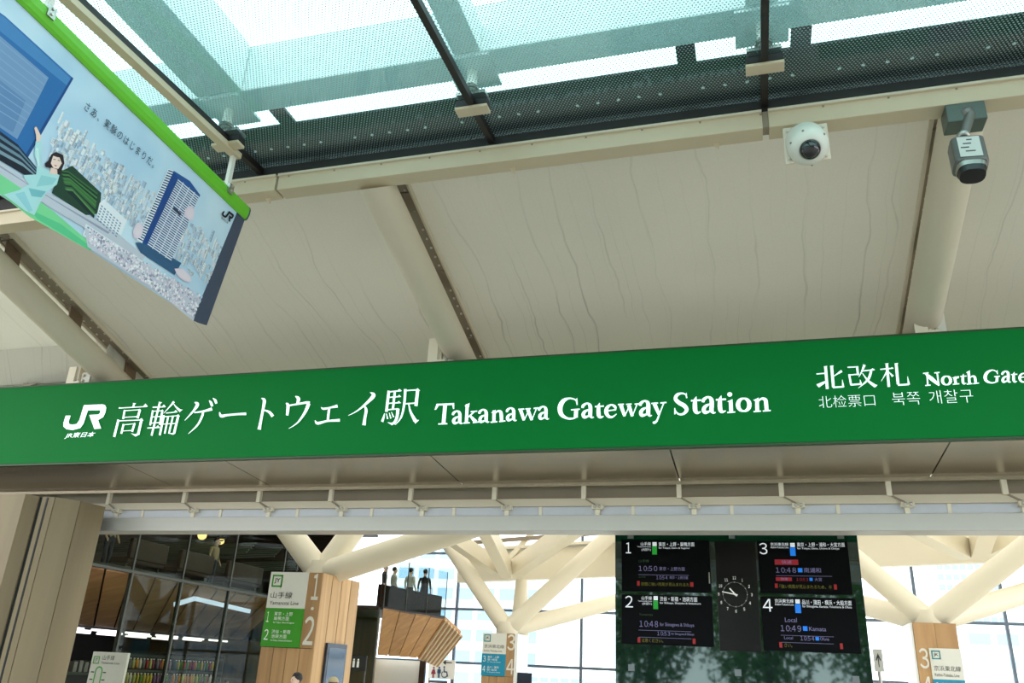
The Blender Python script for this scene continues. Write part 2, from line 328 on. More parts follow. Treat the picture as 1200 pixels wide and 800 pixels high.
# ================================================================== ROOF PIPES with rails
PIPE_LBL = ('cream roof pipe at the far left, with an open gap to its rail', 'cream roof pipe between the two large membrane bays, left of the dome camera', 'cream roof pipe behind the grey bullet camera')
for k, X in enumerate(PX):
    t = thing('roof_pipe', (X, 11.2, zp(11.2)), PIPE_LBL[k], 'pipe', 'round roof pipes under the membrane')
    m = MB(); m.tube((X, 6.62, zp(6.62)), (X, 11.2, zp(11.2)), .185, n=40)
    for v in m.v:      # mitred upper end tucked up behind the edge beam
        if v.y < 7.5: q = (v.z-6.225-.7035*(v.y-6.565))/(.7035+TS); v.y += q; v.z -= TS*q
    m.build('tube', cream, t)
    y0, y1 = 6.82, 11.2
    rail = MB().hexa([(X-.115, y0, zm(y0)-.05), (X+.115, y0, zm(y0)-.05), (X+.115, y1, zm(y1)-.05), (X-.115, y1, zm(y1)-.05), (X-.115, y0, zm(y0)-.02), (X+.115, y0, zm(y0)-.02), (X+.115, y1, zm(y1)-.02), (X-.115, y1, zm(y1)-.02)]).build('rail', taupe, t)
    for sx in (-1, 1):
        MB().hexa([(X+sx*.13-.012, y0, zm(y0)-.085), (X+sx*.13+.012, y0, zm(y0)-.085), (X+sx*.13+.012, y1, zm(y1)-.085), (X+sx*.13-.012, y1, zm(y1)-.085), (X+sx*.13-.012, y0, zm(y0)-.015), (X+sx*.13+.012, y0, zm(y0)-.015), (X+sx*.13+.012, y1, zm(y1)-.015), (X+sx*.13-.012, y1, zm(y1)-.015)]).build('rail_flange', cream, t)
    for y in (7.28, 8.5, 9.75):
        MB().prism([(X-.012, y-.10, zp(y-.1)+.12), (X-.012, y+.14, zp(y+.14)+.12), (X-.012, y+.10, zm(y+.1)-.06), (X-.012, y-.14, zm(y-.14)-.06)], (.024, 0, 0)).build('gusset', mat('brown_gusset', (122, 100, 78), .5), t)
        MB().bar((X, y-.13, zm(y-.13)-.062), (X, y+.13, zm(y+.13)-.062), .22, .02).build('saddle_plate', taupe, t)
    b0 = None; base = Vector((X-.1, 7.0, zm(7.0)-.05))
    for i in range(24):
        for sx in (-.07, .07):
            y = 6.98+i*.145; p = Vector((X+sx, y, zm(y)-.05))
            if (i % 6) in (4,): continue
            if b0 is None:
                b0 = MB().lathe(p, (0, -.1, -1), [(.017, -.003), (.017, .008), (.009, .016)], 8).build('bolt', bolt_m, t); ref = p
            else: copy_part(b0, t, p-ref)

# ================================================================== GLASS CANOPY with edge beam and the steel above it
GS = math.tan(math.radians(2.81))
def zg(y): return 6.526+GS*(y-6.4)
MX = (-7.43, -4.85, -2.25, .33, 2.91, 5.49)
can = thing('glass_canopy', (-1, 6.3, zg(6.3)), 'dotted green-tinted glass canopy overhead with dark mullions', 'canopy')
for a, b in zip(MX[:-1], MX[1:]):
    m = MB(); y0, y1 = -3.0, 6.38
    q = [(a+.012, y0, zg(y0)), (b-.012, y0, zg(y0)), (b-.012, y1, zg(y1)), (a+.012, y1, zg(y1))]
    m.poly(q[::-1]); m.cur = 1; q2 = [(x, y, z+.02) for x, y, z in q]; m.poly(q2)
    for i in range(4): m.poly([q[i], q[(i+1) % 4], q2[(i+1) % 4], q2[i]])
    m.build('pane', [canopy_frit, edge_glass], can, fix=False)
for X in MX:
    MB().hexa(slope_quad(X-.03, X+.03, -3, 6.38, zg(-3)-.075, zg(6.38)-.075, .072)).build('mullion', black, can)
for X in MX[1:5]:
    y = 5.80; z = zg(y)-.075
    MB().box((X-.155, y-.06, z-.035), (X+.155, y+.06, z-.005)).build('clamp_plate', beige, can, .004)
    MB().box((X-.15, y-.055, zg(y)-.072), (X+.15, y+.055, zg(y)-.006)).build('clamp_pad', black, can)
    MB().box((X-.14, y-.09, zg(y)+.024), (X+.14, y+.07, zg(y)+.06)).build('clamp_cap', steel, can)
edge = thing('trim_1', (-1, 6.42, 6.2), 'black and beige edge beam along the far side of the glass canopy', None, kind='structure')
MB().box((-12, 6.385, 6.40), (7.6, 6.60, 6.585)).build('gasket_beam', black, edge)
for a, b in ((-12, -4.63), (-4.60, .30), (.355, 7.6)):
    MB().box((a, 6.37, 6.215), (b, 6.56, 6.385)).build('beige_channel', beige, edge, .006)
    MB().box((a, 6.345, 6.375), (b, 6.40, 6.400)).build('channel_lip', cream, edge)
MB().box((.30, 6.385, 6.23), (.355, 6.5, 6.40)).build('joint_plate', taupe, edge)
MB().box((-4.63, 6.385, 6.23), (-4.60, 6.5, 6.40)).build('joint_plate', taupe, edge)
s0 = None
for i in range(26):
    p = Vector((-6.6+i*.53, 6.372, 6.365))
    if s0 is None: s0 = MB().lathe(p, (0, -1, 0), [(.011, -.002), (.011, .005), (.006, .008)], 8).build('screw', taupe, edge); ref = p
    else: copy_part(s0, edge, p-ref)
for px, py in ((315, 228), (600, 192), (838, 165)):
    c = at(px, py, 6.5); MB().prism([(c.x-.035, 6.5, 6.22), (c.x+.035, 6.5, 6.22), (c.x+.03, 6.5, 6.14)], (0, .012, 0)).build('hanging_tab', beige, edge)

pale_steel = mat('pale_roof_steel', (226, 232, 230), .5, var=.02)
def single(name, mb, m, label, cat, group=None, bevel=0.0): return tag(mb.build(name, m, bevel=bevel), label, cat, group)
single('roof_beam', MB().box((-12, 5.50, 6.8), (8, 5.83, 7.36)), pale_steel, 'long pale box beam crossing above the glass canopy', 'beam', bevel=.01)
YB = [(-5.08, -4.57, 'wide pale box beam above the canopy running away from the banner', 7.36), (-2.36, -2.10, 'narrow pale box beam above the canopy beside the middle dark mullion', 7.1), (.20, .46, 'narrow pale box beam above the canopy over the right-hand dark mullion', 7.1)]
for a, b, l, zt in YB:
    o = MB().box((a, -3, 6.8), (b, 5.49, zt)).build('cross_beam', pale_steel, bevel=.008); tag(o, l, 'beam', 'cross beams above the glass canopy')
for i, (y, z, l) in enumerate(((4.05, 8.6, 'pale upper roof purlin seen through the canopy near the top edge'), (3.2, 9.2, 'highest pale roof purlin seen through the canopy'))):
    tag(MB().box((-14, y, z), (10, y+.55, z+.25)).build('roof_purlin', pale_steel), l, 'beam', 'upper roof purlins')
gut = thing('roof_gutter', (-1, 6.4, 6.8), 'dark roof gutter above the far edge of the canopy glass with bright bolts', 'gutter')
MB().box((-12, 6.08, 6.8), (8, 6.8, 6.825)).build('gutter_tray', dark, gut)
MB().box((-12, 6.70, 6.45), (8, 6.76, 6.8)).build('gutter_apron', dark, gut)
s0 = None
for i in range(62):
    if i % 6 == 2: continue
    p = Vector((-8+i*.2, 6.43, 6.8))
    if s0 is None: s0 = MB().lathe(p, (0, 0, -1), [(.016, -.002), (.016, .01), (.008, .014)], 8).build('bolt', white, gut); ref = p
    else: copy_part(s0, gut, p-ref)
for px in (241, 329, 805, 938):
    p = atz(px, {241: 148, 329: 133, 805: 72, 938: 52}[px], 6.82)
    MB().box((p.x-.085, 5.84, 6.805), (p.x+.085, 6.09, 6.835)).build('gutter_bracket', dark, gut)
for k, X in enumerate(MX[1:4]):
    t = thing('hanger_post', (X, 5.70, zg(5.7)+.06), ('short white canopy hanger above the end of the banner rail', 'short white canopy hanger above the middle dark mullion', 'short white canopy hanger above the right-hand dark mullion')[k], 'hanger', 'hangers that hold the glass canopy')
    MB().tube((X, 5.72, zg(5.72)+.065), (X, 5.72, 6.78), .05, n=20).build('post', offwhite, t)
    MB().box((X-.22, 5.52, 6.775), (X+.22, 5.95, 6.8)).build('top_plate', pale_steel, t)
    MB().lathe((X, 5.72, zg(5.72)+.07), (0, 0, 1), [(.075, 0), (.075, .03), (.05, .05)], 20).build('collar', steel, t)

# ================================================================== STATION SIGN
SY = 8.985
sign = thing('station_sign', (-2.7, 9.17, 4.03), 'long green illuminated station name sign with white lettering above the gate', 'sign')
MB().box((-19, 9.0, 4.045), (6.6, 9.36, 5.205)).build('light_box', green, sign)
MB().box((-19, 8.993, 4.022), (6.6, 9.37, 4.047)).build('bottom_edge', green_edge, sign)
MB().box((-19, 8.993, 5.203), (6.6, 9.37, 5.222)).build('top_edge', green_edge, sign)
def tracer(ox, oy, s, dst, Y=SY):
    n = [0]
    def P(x, y): return at(ox+x/s, oy+y/s, Y-.0003*n[0])
    def st(*pts):
        n[0] += 1
        for q in brush(pts): dst.poly([P(*c) for c in q])
    def ln(x0, y0, x1, y1, w): st((x0, y0, w), (x1, y1, w))
    def pg(*pts): n[0] += 1; dst.poly([P(*c) for c in pts])
    return st, ln, pg
def word(name):
    m = MB()
    def cut():
        if m.v: m.build(name, letter, sign, fix=False)
        m.__init__()
    return m, cut
# -- station name in Japanese
m, cut = word('character')
st, ln, pg = tracer(130, 460, 13.333, m)
pg((345, 160), (395, 165), (370, 190), (362, 232), (330, 232), (345, 185)); ln(125, 240, 560, 215, 15); pg((500, 216), (540, 170), (580, 218)); st((122, 238, 24), (150, 238, 18))
ln(215, 270, 190, 410, 30); ln(452, 268, 415, 400, 36); ln(215, 282, 452, 265, 13); ln(195, 385, 420, 372, 13); pg((432, 262), (450, 250), (472, 275), (455, 290))
ln(118, 420, 50, 690, 36); ln(118, 440, 480, 425, 14); ln(478, 420, 425, 655, 40); pg((310, 632), (375, 648), (430, 630), (440, 655), (385, 685)); pg((450, 412), (480, 398), (507, 432), (485, 450))
ln(198, 490, 162, 640, 30); ln(368, 485, 330, 610, 32); ln(200, 500, 370, 485, 12); ln(175, 598, 340, 588, 12); pg((350, 482), (372, 468), (390, 492), (372, 500))
cut()
ln(650, 228, 850, 218, 17); pg((800, 216), (825, 183), (860, 220)); ln(765, 145, 635, 670, 30); pg((745, 138), (800, 152), (772, 172))
ln(655, 275, 612, 510, 28); ln(805, 275, 762, 500, 30); ln(655, 290, 805, 280, 13); ln(640, 378, 795, 370, 13); ln(625, 475, 770, 465, 13); pg((790, 272), (806, 262), (822, 282))
ln(568, 552, 760, 542, 17); pg((705, 540), (735, 508), (768, 546))
st((985, 138, 34), (930, 205, 22), (820, 325, 5)); st((975, 165, 8), (1020, 225, 24), (1085, 283, 40)); pg((1070, 305), (1122, 262), (1080, 262))
ln(860, 318, 1035, 300, 15); pg((985, 300), (1012, 268), (1042, 302))
ln(828, 352, 762, 665, 32); ln(1052, 360, 985, 640, 36); ln(830, 375, 1050, 358, 13); ln(805, 490, 1030, 478, 13); ln(895, 370, 840, 640, 27); ln(970, 365, 905, 640, 27)
pg((892, 628), (960, 632), (990, 618), (1000, 640), (965, 656)); pg((1030, 350), (1056, 338), (1080, 370), (1050, 380))
cut()
st, ln, pg = tracer(210, 455, 8, m)
st((145, 130, 10), (172, 150, 30), (130, 215, 18), (52, 300, 5)); st((140, 226, 12), (220, 215, 17), (308, 192, 28)); st((225, 215, 18), (215, 260, 21), (170, 345, 16), (85, 425, 5))
st((280, 113, 6), (297, 132, 24), (310, 168, 22)); st((315, 90, 6), (338, 112, 24), (348, 142, 22))
cut()
st((378, 222, 8), (395, 258, 28), (450, 250, 20), (560, 240, 20), (628, 238, 24))
cut()
st((768, 92, 6), (798, 112, 30), (785, 200, 24), (760, 330, 26), (750, 385, 34)); st((795, 202, 10), (845, 222, 24), (878, 262, 30))
cut()
st((1088, 73, 8), (1118, 95, 32), (1108, 145, 22)); st((1000, 138, 10), (1020, 160, 30), (1012, 252, 24)); st((1020, 162, 16), (1100, 148, 16), (1195, 132, 22), (1222, 138, 30)); st((1215, 140, 34), (1180, 222, 26), (1110, 320, 14), (1028, 376, 5))
cut()
st, ln, pg = tracer(360, 445, 8.571, m)
st((138, 275, 6), (165, 290, 22), (230, 278, 17), (305, 262, 32)); ln(220, 285, 206, 410, 24); st((78, 405, 6), (105, 435, 28), (200, 413, 19), (328, 405, 28))
cut()
st((632, 125, 6), (668, 155, 38), (600, 230, 26), (500, 312, 13), (412, 358, 4)); st((570, 258, 12), (592, 300, 28), (580, 380, 28), (570, 455, 36))
cut()
ln(820, 108, 795, 320, 27); ln(815, 120, 945, 108, 13); pg((900, 110), (925, 90), (952, 108)); ln(815, 176, 935, 166, 12); pg((902, 170), (925, 148), (946, 170)); ln(808, 236, 935, 228, 12); pg((898, 232), (920, 210), (944, 233)); ln(880, 118, 860, 300, 23); ln(800, 300, 915, 290, 13)
st((912, 288, 34), (900, 380, 28), (868, 442, 28)); pg((803, 424), (850, 430), (878, 412), (888, 436), (850, 456)); st((778, 336, 8), (765, 385, 22), (752, 420, 26)); st((795, 335, 6), (808, 392, 17)); st((824, 330, 6), (840, 388, 15)); st((846, 322, 6), (868, 374, 17))
st((985, 92, 27), (975, 240, 24), (945, 370, 18), (885, 452, 4)); ln(985, 108, 1120, 98, 13); ln(1110, 95, 1092, 262, 32); pg((1092, 96), (1110, 83), (1134, 108), (1112, 116)); ln(975, 240, 1095, 232, 13); st((1020, 240, 12), (1038, 320, 22), (1088, 415, 38)); pg((1068, 400), (1124, 402), (1085, 440))
cut()
# -- the station name in Latin letters
m, cut = word('letter')
def letter_a(T, x, y, w):
    st, ln, pg = T; k = w/95
    def q(*pts): st(*[(x+(a-240)*k, y+(b-295)*k, c*k) for a, b, c in pts])
    q((246, 212, 20), (252, 192, 24), (282, 174, 15), (306, 190, 28), (310, 225, 31), (309, 268, 30), (322, 288, 16), (338, 284, 6)); q((306, 222, 8), (268, 238, 22), (252, 264, 30), (264, 286, 24), (305, 272, 10))
T = tracer(500, 460, 8, m); st, ln, pg = T
pg((73, 160), (93, 102), (110, 118), (110, 127), (88, 160)); ln(98, 112, 250, 106, 18); pg((238, 108), (250, 96), (258, 97), (259, 152), (247, 152)); ln(173, 112, 158, 290, 35); ln(108, 293, 194, 290, 13)
cut()
for x, y in ((240, 295), (487, 282), (745, 267), (1047, 253)): letter_a(T, x, y, 97); cut()
cut()
ln(381, 108, 372, 282, 30); pg((355, 122), (403, 94), (398, 135), (366, 133)); ln(345, 285, 405, 281, 13); st((385, 232, 8), (420, 202, 14), (446, 178, 12)); ln(412, 178, 474, 172, 12); st((408, 216, 18), (450, 262, 34), (468, 272, 24)); ln(432, 281, 492, 273, 12)
cut()
ln(632, 165, 630, 275, 31); pg((603, 187), (647, 158), (647, 195), (622, 194)); ln(598, 277, 662, 271, 13); st((642, 192, 12), (668, 172, 18), (694, 182, 30), (700, 215, 33), (702, 262, 31)); ln(680, 270, 738, 264, 13)
cut()
ln(858, 156, 915, 153, 13); st((880, 160, 34), (912, 258, 26)); st((912, 260, 8), (958, 165, 11)); ln(925, 152, 975, 149, 12); st((948, 158, 33), (986, 256, 26)); st((986, 258, 8), (1028, 150, 11)); ln(1003, 147, 1048, 142, 13)
cut()
T = tracer(645, 455, 8.571, m); st, ln, pg = T
st((268, 140, 10), (248, 112, 14), (190, 99, 18), (130, 125, 40), (97, 190, 50), (110, 260, 42), (165, 298, 24), (220, 302, 18), (258, 288, 16)); pg((250, 112), (270, 94), (275, 166), (263, 166)); ln(258, 215, 255, 292, 40); ln(207, 215, 296, 208, 14)
cut()
letter_a(T, 315, 300, 118); cut(); letter_a(T, 893, 283, 124)
cut()
def letter_t(T, x, y, k):
    st, ln, pg = T
    def q(*pts): st(*[(x+a*k, y+b*k, c*k) for a, b, c in pts])
    q((20, -150, 4), (8, -105, 34), (10, -30, 40), (30, -6, 26), (60, -16, 8)); ln(x-28*k, y-112*k, x+62*k, y-118*k, 16*k)
letter_t(T, 475, 295, 1.0)
cut()
ln(562, 226, 660, 213, 13); st((655, 218, 12), (648, 183, 28), (610, 165, 18), (572, 190, 32), (560, 235, 40), (582, 278, 32), (622, 286, 20), (666, 255, 7))
cut()
ln(678, 162, 738, 158, 14); st((708, 168, 40), (746, 278, 30)); st((746, 280, 9), (795, 172, 13)); ln(760, 160, 816, 156, 13); st((787, 168, 38), (823, 278, 30)); st((823, 280, 9), (870, 160, 13)); ln(845, 158, 897, 153, 14)
cut()
st((1045, 155, 40), (1090, 258, 30)); st((1138, 148, 13), (1100, 245, 15), (1068, 325, 20), (1042, 345, 24)); m_ = [(1040+14*math.cos(a*.7), 343+13*math.sin(a*.7)) for a in range(9)]; pg(*m_); ln(1014, 151, 1082, 146, 14); ln(1104, 146, 1166, 140, 14)
cut()
T = tracer(780, 445, 9.231, m); st, ln, pg = T
st((226, 198, 8), (218, 160, 16), (175, 145, 20), (125, 162, 34), (108, 205, 42), (145, 247, 44), (200, 278, 46), (228, 320, 42), (200, 362, 28), (150, 372, 20), (112, 345, 16), (98, 305, 8)); pg((216, 152), (226, 136), (236, 196), (226, 196)); pg((93, 303), (104, 303), (110, 360), (104, 373), (93, 373))
cut()
letter_t(T, 308, 362, 1.22); cut(); letter_a(T, 395, 366, 142); cut(); letter_t(T, 578, 352, 1.22)
cut()
pg(*[(694+27*math.cos(a*.5236), 157+25*math.sin(a*.5236)) for a in range(12)]); ln(703, 222, 710, 348, 42); pg((664, 233), (724, 208), (724, 245), (690, 242)); ln(668, 353, 754, 346, 15)
def letter_o(T, x, y, rx, ry, w0, w1):
    st = T[0]; st(*[(x+rx*math.cos(a), y+ry*math.sin(a), w0+(w1-w0)*abs(math.cos(a))**1.2) for a in [i*math.pi/8 for i in range(17)]])
cut()
letter_o(T, 845, 269, 62, 68, 19, 48)
cut()
ln(988, 208, 992, 338, 42); pg((946, 219), (1008, 190), (1008, 232), (970, 230)); ln(950, 343, 1032, 337, 15); st((1005, 228, 14), (1040, 202, 24), (1078, 215, 40), (1087, 255, 44), (1092, 328, 42)); ln(1052, 337, 1138, 330, 15)
cut()
# -- gate name
m, cut = word('gate_name_character')
st, ln, pg = tracer(950, 415, 9.231, m)
ln(160, 128, 180, 375, 31); pg((138, 132), (180, 125), (172, 145)); ln(62, 213, 150, 205, 13); pg((62, 325), (155, 288), (157, 312), (88, 360)); ln(226, 122, 246, 355, 31); pg((206, 128), (250, 122), (240, 140)); st((338, 180, 28), (290, 210, 16), (245, 242, 7)); ln(240, 358, 358, 350, 19); st((352, 355, 26), (342, 272, 4))
cut()
ln(398, 141, 510, 135, 13); ln(502, 130, 512, 225, 24); ln(415, 223, 515, 215, 13); ln(416, 215, 437, 330, 22); ln(430, 330, 550, 320, 19); st((545, 322, 22), (534, 272, 4)); st((582, 113, 30), (556, 180, 18), (520, 248, 5)); ln(560, 180, 690, 166, 13); pg((640, 170), (670, 150), (698, 170)); st((655, 175, 26), (622, 270, 26), (515, 367, 4)); st((560, 205, 8), (620, 285, 22), (700, 345, 36)); pg((682, 330), (724, 330), (700, 358))
cut()
ln(752, 163, 890, 150, 13); pg((862, 152), (880, 138), (900, 152)); ln(823, 98, 846, 352, 29); pg((800, 100), (845, 94), (835, 112)); st((825, 178, 16), (800, 230, 13), (762, 292, 4)); st((845, 190, 6), (890, 238, 26)); ln(924, 96, 946, 325, 31); pg((905, 100), (948, 94), (938, 112)); ln(944, 332, 1062, 325, 19); st((1062, 328, 26), (1048, 238, 4))
cut()
T = tracer(1070, 415, 9.231, m); st, ln, pg = T
ln(150, 205, 160, 332, 17); st((130, 205, 18), (205, 268, 42), (284, 336, 20)); ln(261, 200, 278, 335, 17); ln(108, 206, 168, 200, 13); ln(230, 201, 288, 195, 13); ln(132, 338, 190, 332, 13)
cut()
letter_o(T, 362, 283, 44, 46, 13, 34)
cut()
ln(450, 245, 462, 318, 30); pg((424, 253), (466, 236), (468, 262), (440, 260)); ln(430, 325, 500, 318, 12); st((464, 265, 10), (482, 248, 22), (496, 250, 24))
cut()
letter_t(T, 532, 322, .74)
cut()
ln(600, 185, 611, 316, 29); pg((573, 196), (614, 173), (616, 205), (588, 206)); ln(580, 323, 641, 316, 12); st((614, 256, 10), (640, 237, 17), (668, 250, 29), (677, 308, 29)); ln(650, 318, 714, 310, 12)
cut()
st((912, 208, 8), (898, 184, 11), (855, 171, 14), (805, 195, 30), (780, 240, 38), (792, 285, 30), (840, 307, 18), (880, 305, 14), (905, 296, 12)); pg((900, 184), (914, 168), (919, 215), (909, 215)); ln(909, 242, 906, 298, 30); ln(878, 242, 940, 236, 12)
cut()
letter_a(T, 958, 308, 98); cut(); letter_t(T, 1082, 302, .74)
cut()
ln(1158, 250, 1238, 241, 11); st((1235, 245, 10), (1225, 218, 20), (1192, 206, 14), (1163, 225, 24), (1153, 255, 30), (1168, 289, 24), (1200, 299, 16), (1240, 278, 6))
cut()
def sign_text(m, body, x0, yb, x1, yt, offset=0.0, shear=0.0, Y=SY):
    """box on the sign face: lower left (x0, yb), right end x1, top yt at the left"""
    a = at(x0, yb, Y); b = at(x1, yb, Y); c = at(x0, yt, Y); put_text(m, body, a, (b.x-a.x, 0, 0), (0, 0, c.z-a.z), offset, shear)
m, cut = word('small_character_row')
sign_text(m, '北检票口', 960, 478, 1026.5, 464, -.014); cut(); sign_text(m, '북쪽', 1046.5, 475, 1079.5, 460, -.014); cut(); sign_text(m, '개찰구', 1090, 473, 1142, 457.5, -.014)
cut()
# -- company mark
LOGO = [(70, 218), (128, 218), (105, 285), (110, 315), (150, 325), (200, 315), (230, 270), (282, 95), (500, 85), (530, 95), (545, 125), (535, 185), (510, 235), (450, 270), (485, 370), (405, 375), (345, 210), (450, 205), (470, 190), (478, 155), (330, 158), (280, 310), (240, 365), (150, 388), (80, 378), (42, 345), (45, 295)]
m, cut = word('company_mark')
m.poly([at(70+x/10, 465+y/10, SY) for x, y in LOGO]); cut(); sign_text(m, 'JR東日本', 76, 514, 110, 507, .012, .06)
cut()
# -- L-shaped mounts that tie the sign to the roof pipes
for k, (px, py, X) in enumerate(((92, 440, -9.1), (517, 408, -3.6), (1088, 372, 1.95))):
    c = at(px, py, 9.16); x = c.x; ztop = c.z+.13
    mp = MB().prism([(x-.16, 9.12, 5.15), (x+.08, 9.12, 5.15), (x+.08, 9.12, 5.30), (x-.03, 9.12, 5.30), (x-.03, 9.12, ztop), (x-.16, 9.12, ztop)], (0, .03, 0)).build('mounting_bracket', cream_lit, sign, .004)
    MB().box((x-.01, 9.16, 5.15), (x+.01, 9.30, ztop+.03)).build('bracket_web', cream_lit, sign)
    MB().box((x+.02, 9.20, 5.15), (x+.17, 9.24, ztop-.07)).build('bracket_plate', offwhite, sign)
    for z in (5.33, 5.41): MB().lathe((x+.07, 9.20, z), (0, -1, 0), [(.022, -.002), (.022, .015), (.012, .03)], 10).build('bracket_bolt', bolt_m, sign)
# curved gusset behind the left mount
g = MB(); ca = at(62, 457, 9.5); pts = []
for i in range(13):
    a = math.radians(35+i*110/12); pts.append((ca.x+.75*math.cos(a), 9.5, ca.z+.28*math.sin(a)+.02))
pts2 = [(p[0], p[1], p[2]-.14) for p in pts]
g.prism(pts+pts2[::-1], (0, .05, 0)); ag = thing('arched_gusset', (ca.x, 9.5, ca.z), 'taupe arched steel plate with bolts behind the left sign mount', 'plate')
g.build('plate', taupe, ag)
for i in range(1, 12, 2): MB().lathe((pts[i][0], 9.5, pts[i][2]-.07), (0, -1, 0), [(.016, -.002), (.016, .012), (.008, .02)], 8).build('bolt', bolt_m, ag)

# ================================================================== SOFFIT under the sign
so = thing('trim_2', (-2.7, 9.0, 3.9), 'satin metal soffit panels under the green sign', None, kind='structure')
def zs(y): return 4.026-.071*(y-9.0)
JX = (-19, -14.2, -8.16, -6.57, -3.71, -.845, 1.99, 4.86, 6.6)
for a, b in zip(JX[:-1], JX[1:]):
    MB().hexa(slope_quad(a+.007, b-.007, 9.0, 10.26, zs(9.0), zs(10.26), .03)).build('soffit_panel', sof, so, .003)
MB().hexa(slope_quad(-19, 6.6, 9.02, 10.25, zs(9.02)+.034, zs(10.25)+.034, .01)).build('soffit_backing', dark, so)

# ================================================================== SHUTTER HEAD behind the soffit
sh = thing('shutter_head', (-3, 10.4, 3.33), 'white shutter head with cover band and stays across the gate opening', 'shutter')
warm = mat('warm_grey_web', (160, 146, 130), .5, var=.06, scale=4)
MB().box((-19, 10.25, 3.895), (6.6, 10.34, 3.935)).build('top_rail', sof, sh)
MB().box((-19, 10.50, 3.70), (6.6, 10.56, 4.0)).build('web', warm, sh)
MB().box((-19, 10.29, 3.645), (6.6, 10.52, 3.745)).build('flange', cream, sh, .004)
MB().box((-19, 10.34, 3.525), (6.6, 10.50, 3.650)).build('cover_strip', mat('pale_blue_cover', (206, 208, 214), .35), sh)
MB().box((-19, 10.28, 3.332), (6.6, 10.62, 3.528)).build('cover_band', mat('grey_white_cover', (200, 196, 187), .4, var=.02), sh, .008)
xs = [at(px, 590, 10.3).x for px in (206, 320, 417, 494, 586, 706, 792, 917, 1043, 1173)]
xs = [at(p, 580, 10.3).x for p in (130, 218, 305, 389, 482, 580, 684.5, 796, 916, 1042, 1178)]
protos = None
for i, x in enumerate(xs):
    if protos is None:
        a = MB().box((x-.028, 10.255, 3.73), (x+.028, 10.31, 3.90)).build('stay', cream_lit, sh)
        b = MB().bar((x+.02, 10.28, 3.735), (x+.15, 10.27, 3.655), .018, .018).build('stay_link', taupe, sh)
        c = MB().box((x+.11, 10.25, 3.60), (x+.25, 10.34, 3.655)).build('roller_block', cream_lit, sh, .004)
        d = MB().lathe((x+.15, 10.25, 3.628), (0, -1, 0), [(.022, -.002), (.022, .018), (.010, .024)], 12).build('roller', bolt_m, sh)
        e = MB().box((x+.145, 10.30, 3.53), (x+.20, 10.345, 3.60)).build('roller_foot', cream_lit, sh)
        h = MB().box((x+.60, 10.325, 3.53), (x+.64, 10.345, 3.645)).build('strip_clip', cream_lit, sh)
        protos = (a, b, c, d, e, h); x0 = x; copy_part(d, sh, (.06, 0, 0))
    else:
        for p in protos: copy_part(p, sh, (x-x0, 0, 0))
        copy_part(protos[3], sh, (x-x0+.06, 0, 0))

# ================================================================== WOOD-CLAD GATE PILLARS at the left
wl = wood('pale_birch_panel', (122, 106, 78), (138, 122, 92), freq=3)
PZ = 3.62
def plan(px, py): p = atz(px, py, PZ); return (p.x, p.y)
pA = [(-12.6, 8.96), plan(30, 578.5), plan(46, 581.5), (-9.75, 10.2), (-12.6, 10.2)]
ow = MB().prism([(x, y, 0) for x, y in pA], (0, 0, PZ)).build('gate_pillar', wl); tag(ow, 'pale wooden gate pillar at the extreme left edge, left of the dark gap', 'pillar', 'wooden gate pillars')
pB = [plan(50, 581.5), plan(65, 582.5), plan(95, 587), plan(124, 594)]
t = thing('gate_pillar', (pB[1][0], pB[1][1]+.5, 0), 'folded pale wooden gate pillar between the dark gap and the shop', 'pillar', 'wooden gate pillars')
for a, b in zip(pB[:-1], pB[1:]):
    a, b = Vector((*a, 0)), Vector((*b, 0)); d = (b-a).normalized(); n = Vector((-d.y, d.x, 0)); a2, b2 = a+d*.005, b-d*.005
    MB().prism([a2, b2, b2+n*.04, a2+n*.04], (0, 0, PZ)).build('panel', wl, t)
MB().prism([Vector((*p, 0))+Vector((-.10, .08, 0)) for p in pB]+[Vector((-9.6, 10.1, 0)), Vector((-9.6, 9.4, 0))], (0, 0, PZ-.015)).build('core', dark, t)
MB().box((-9.72, 9.2, 0), (-9.44, 10.0, PZ-.01)).build('gap_lining', dark, t)

# ================================================================== HANGING BANNER
lime = mat('lime_green_cover', (104, 190, 40), .45, var=.05, scale=3)
slate = mat('slate_sleeve', (62, 72, 92), .6, var=.08)
P0 = Vector((-4.85, 0, 5.99)); VD = Vector((-.22, 0, -1.30)).normalized(); NB = Vector((1.30, 0, -.22)).normalized()
def buv(u, v, k=0.0): return P0+Vector((0, u, 0))+VD*v+NB*k
def px2uv(px, py):
    p = atp(px, py, P0, NB); return p.y, (p-P0).dot(VD)
ban = thing('hanging_banner', (-5.07, 4.4, 4.66), 'large printed city banner with lime green top bar hanging from the canopy', 'banner')
U1 = 6.30
m = MB(); prof = [(-.03, -.045), (.008, -.048), (.024, -.02), (.030, .03), (.024, .075), (.010, .10), (-.03, .10)]
def bt(u): return .027*(u-4.6)
ring = [[buv(u, v+bt(u), k) for k, v in prof] for u in (2.3, U1)]
n = len(prof); m.raw(ring[0]+ring[1], [(i, (i+1) % n, n+(i+1) % n, n+i) for i in range(n)]); m.poly(ring[0]); m.poly(ring[1]); m.build('top_bar', lime, ban)
MB().prism([buv(U1+.002, v+bt(U1), k) for k, v in prof], (0, .02, 0)).build('bar_end_cap', slate, ban)
BOT = [px2uv(*p) for p in ((0, 229), (60, 262), (130, 309), (190, 348), (240, 381))]
def vb(u):
    if u <= BOT[0][0]: return BOT[0][1]
    for (a, b), (c, d) in zip(BOT[:-1], BOT[1:]):
        if u <= c: return b+(d-b)*(u-a)/(c-a)
    return BOT[-1][1]
us = [2.3+i*(6.17-2.3)/24 for i in range(25)]
m = MB()
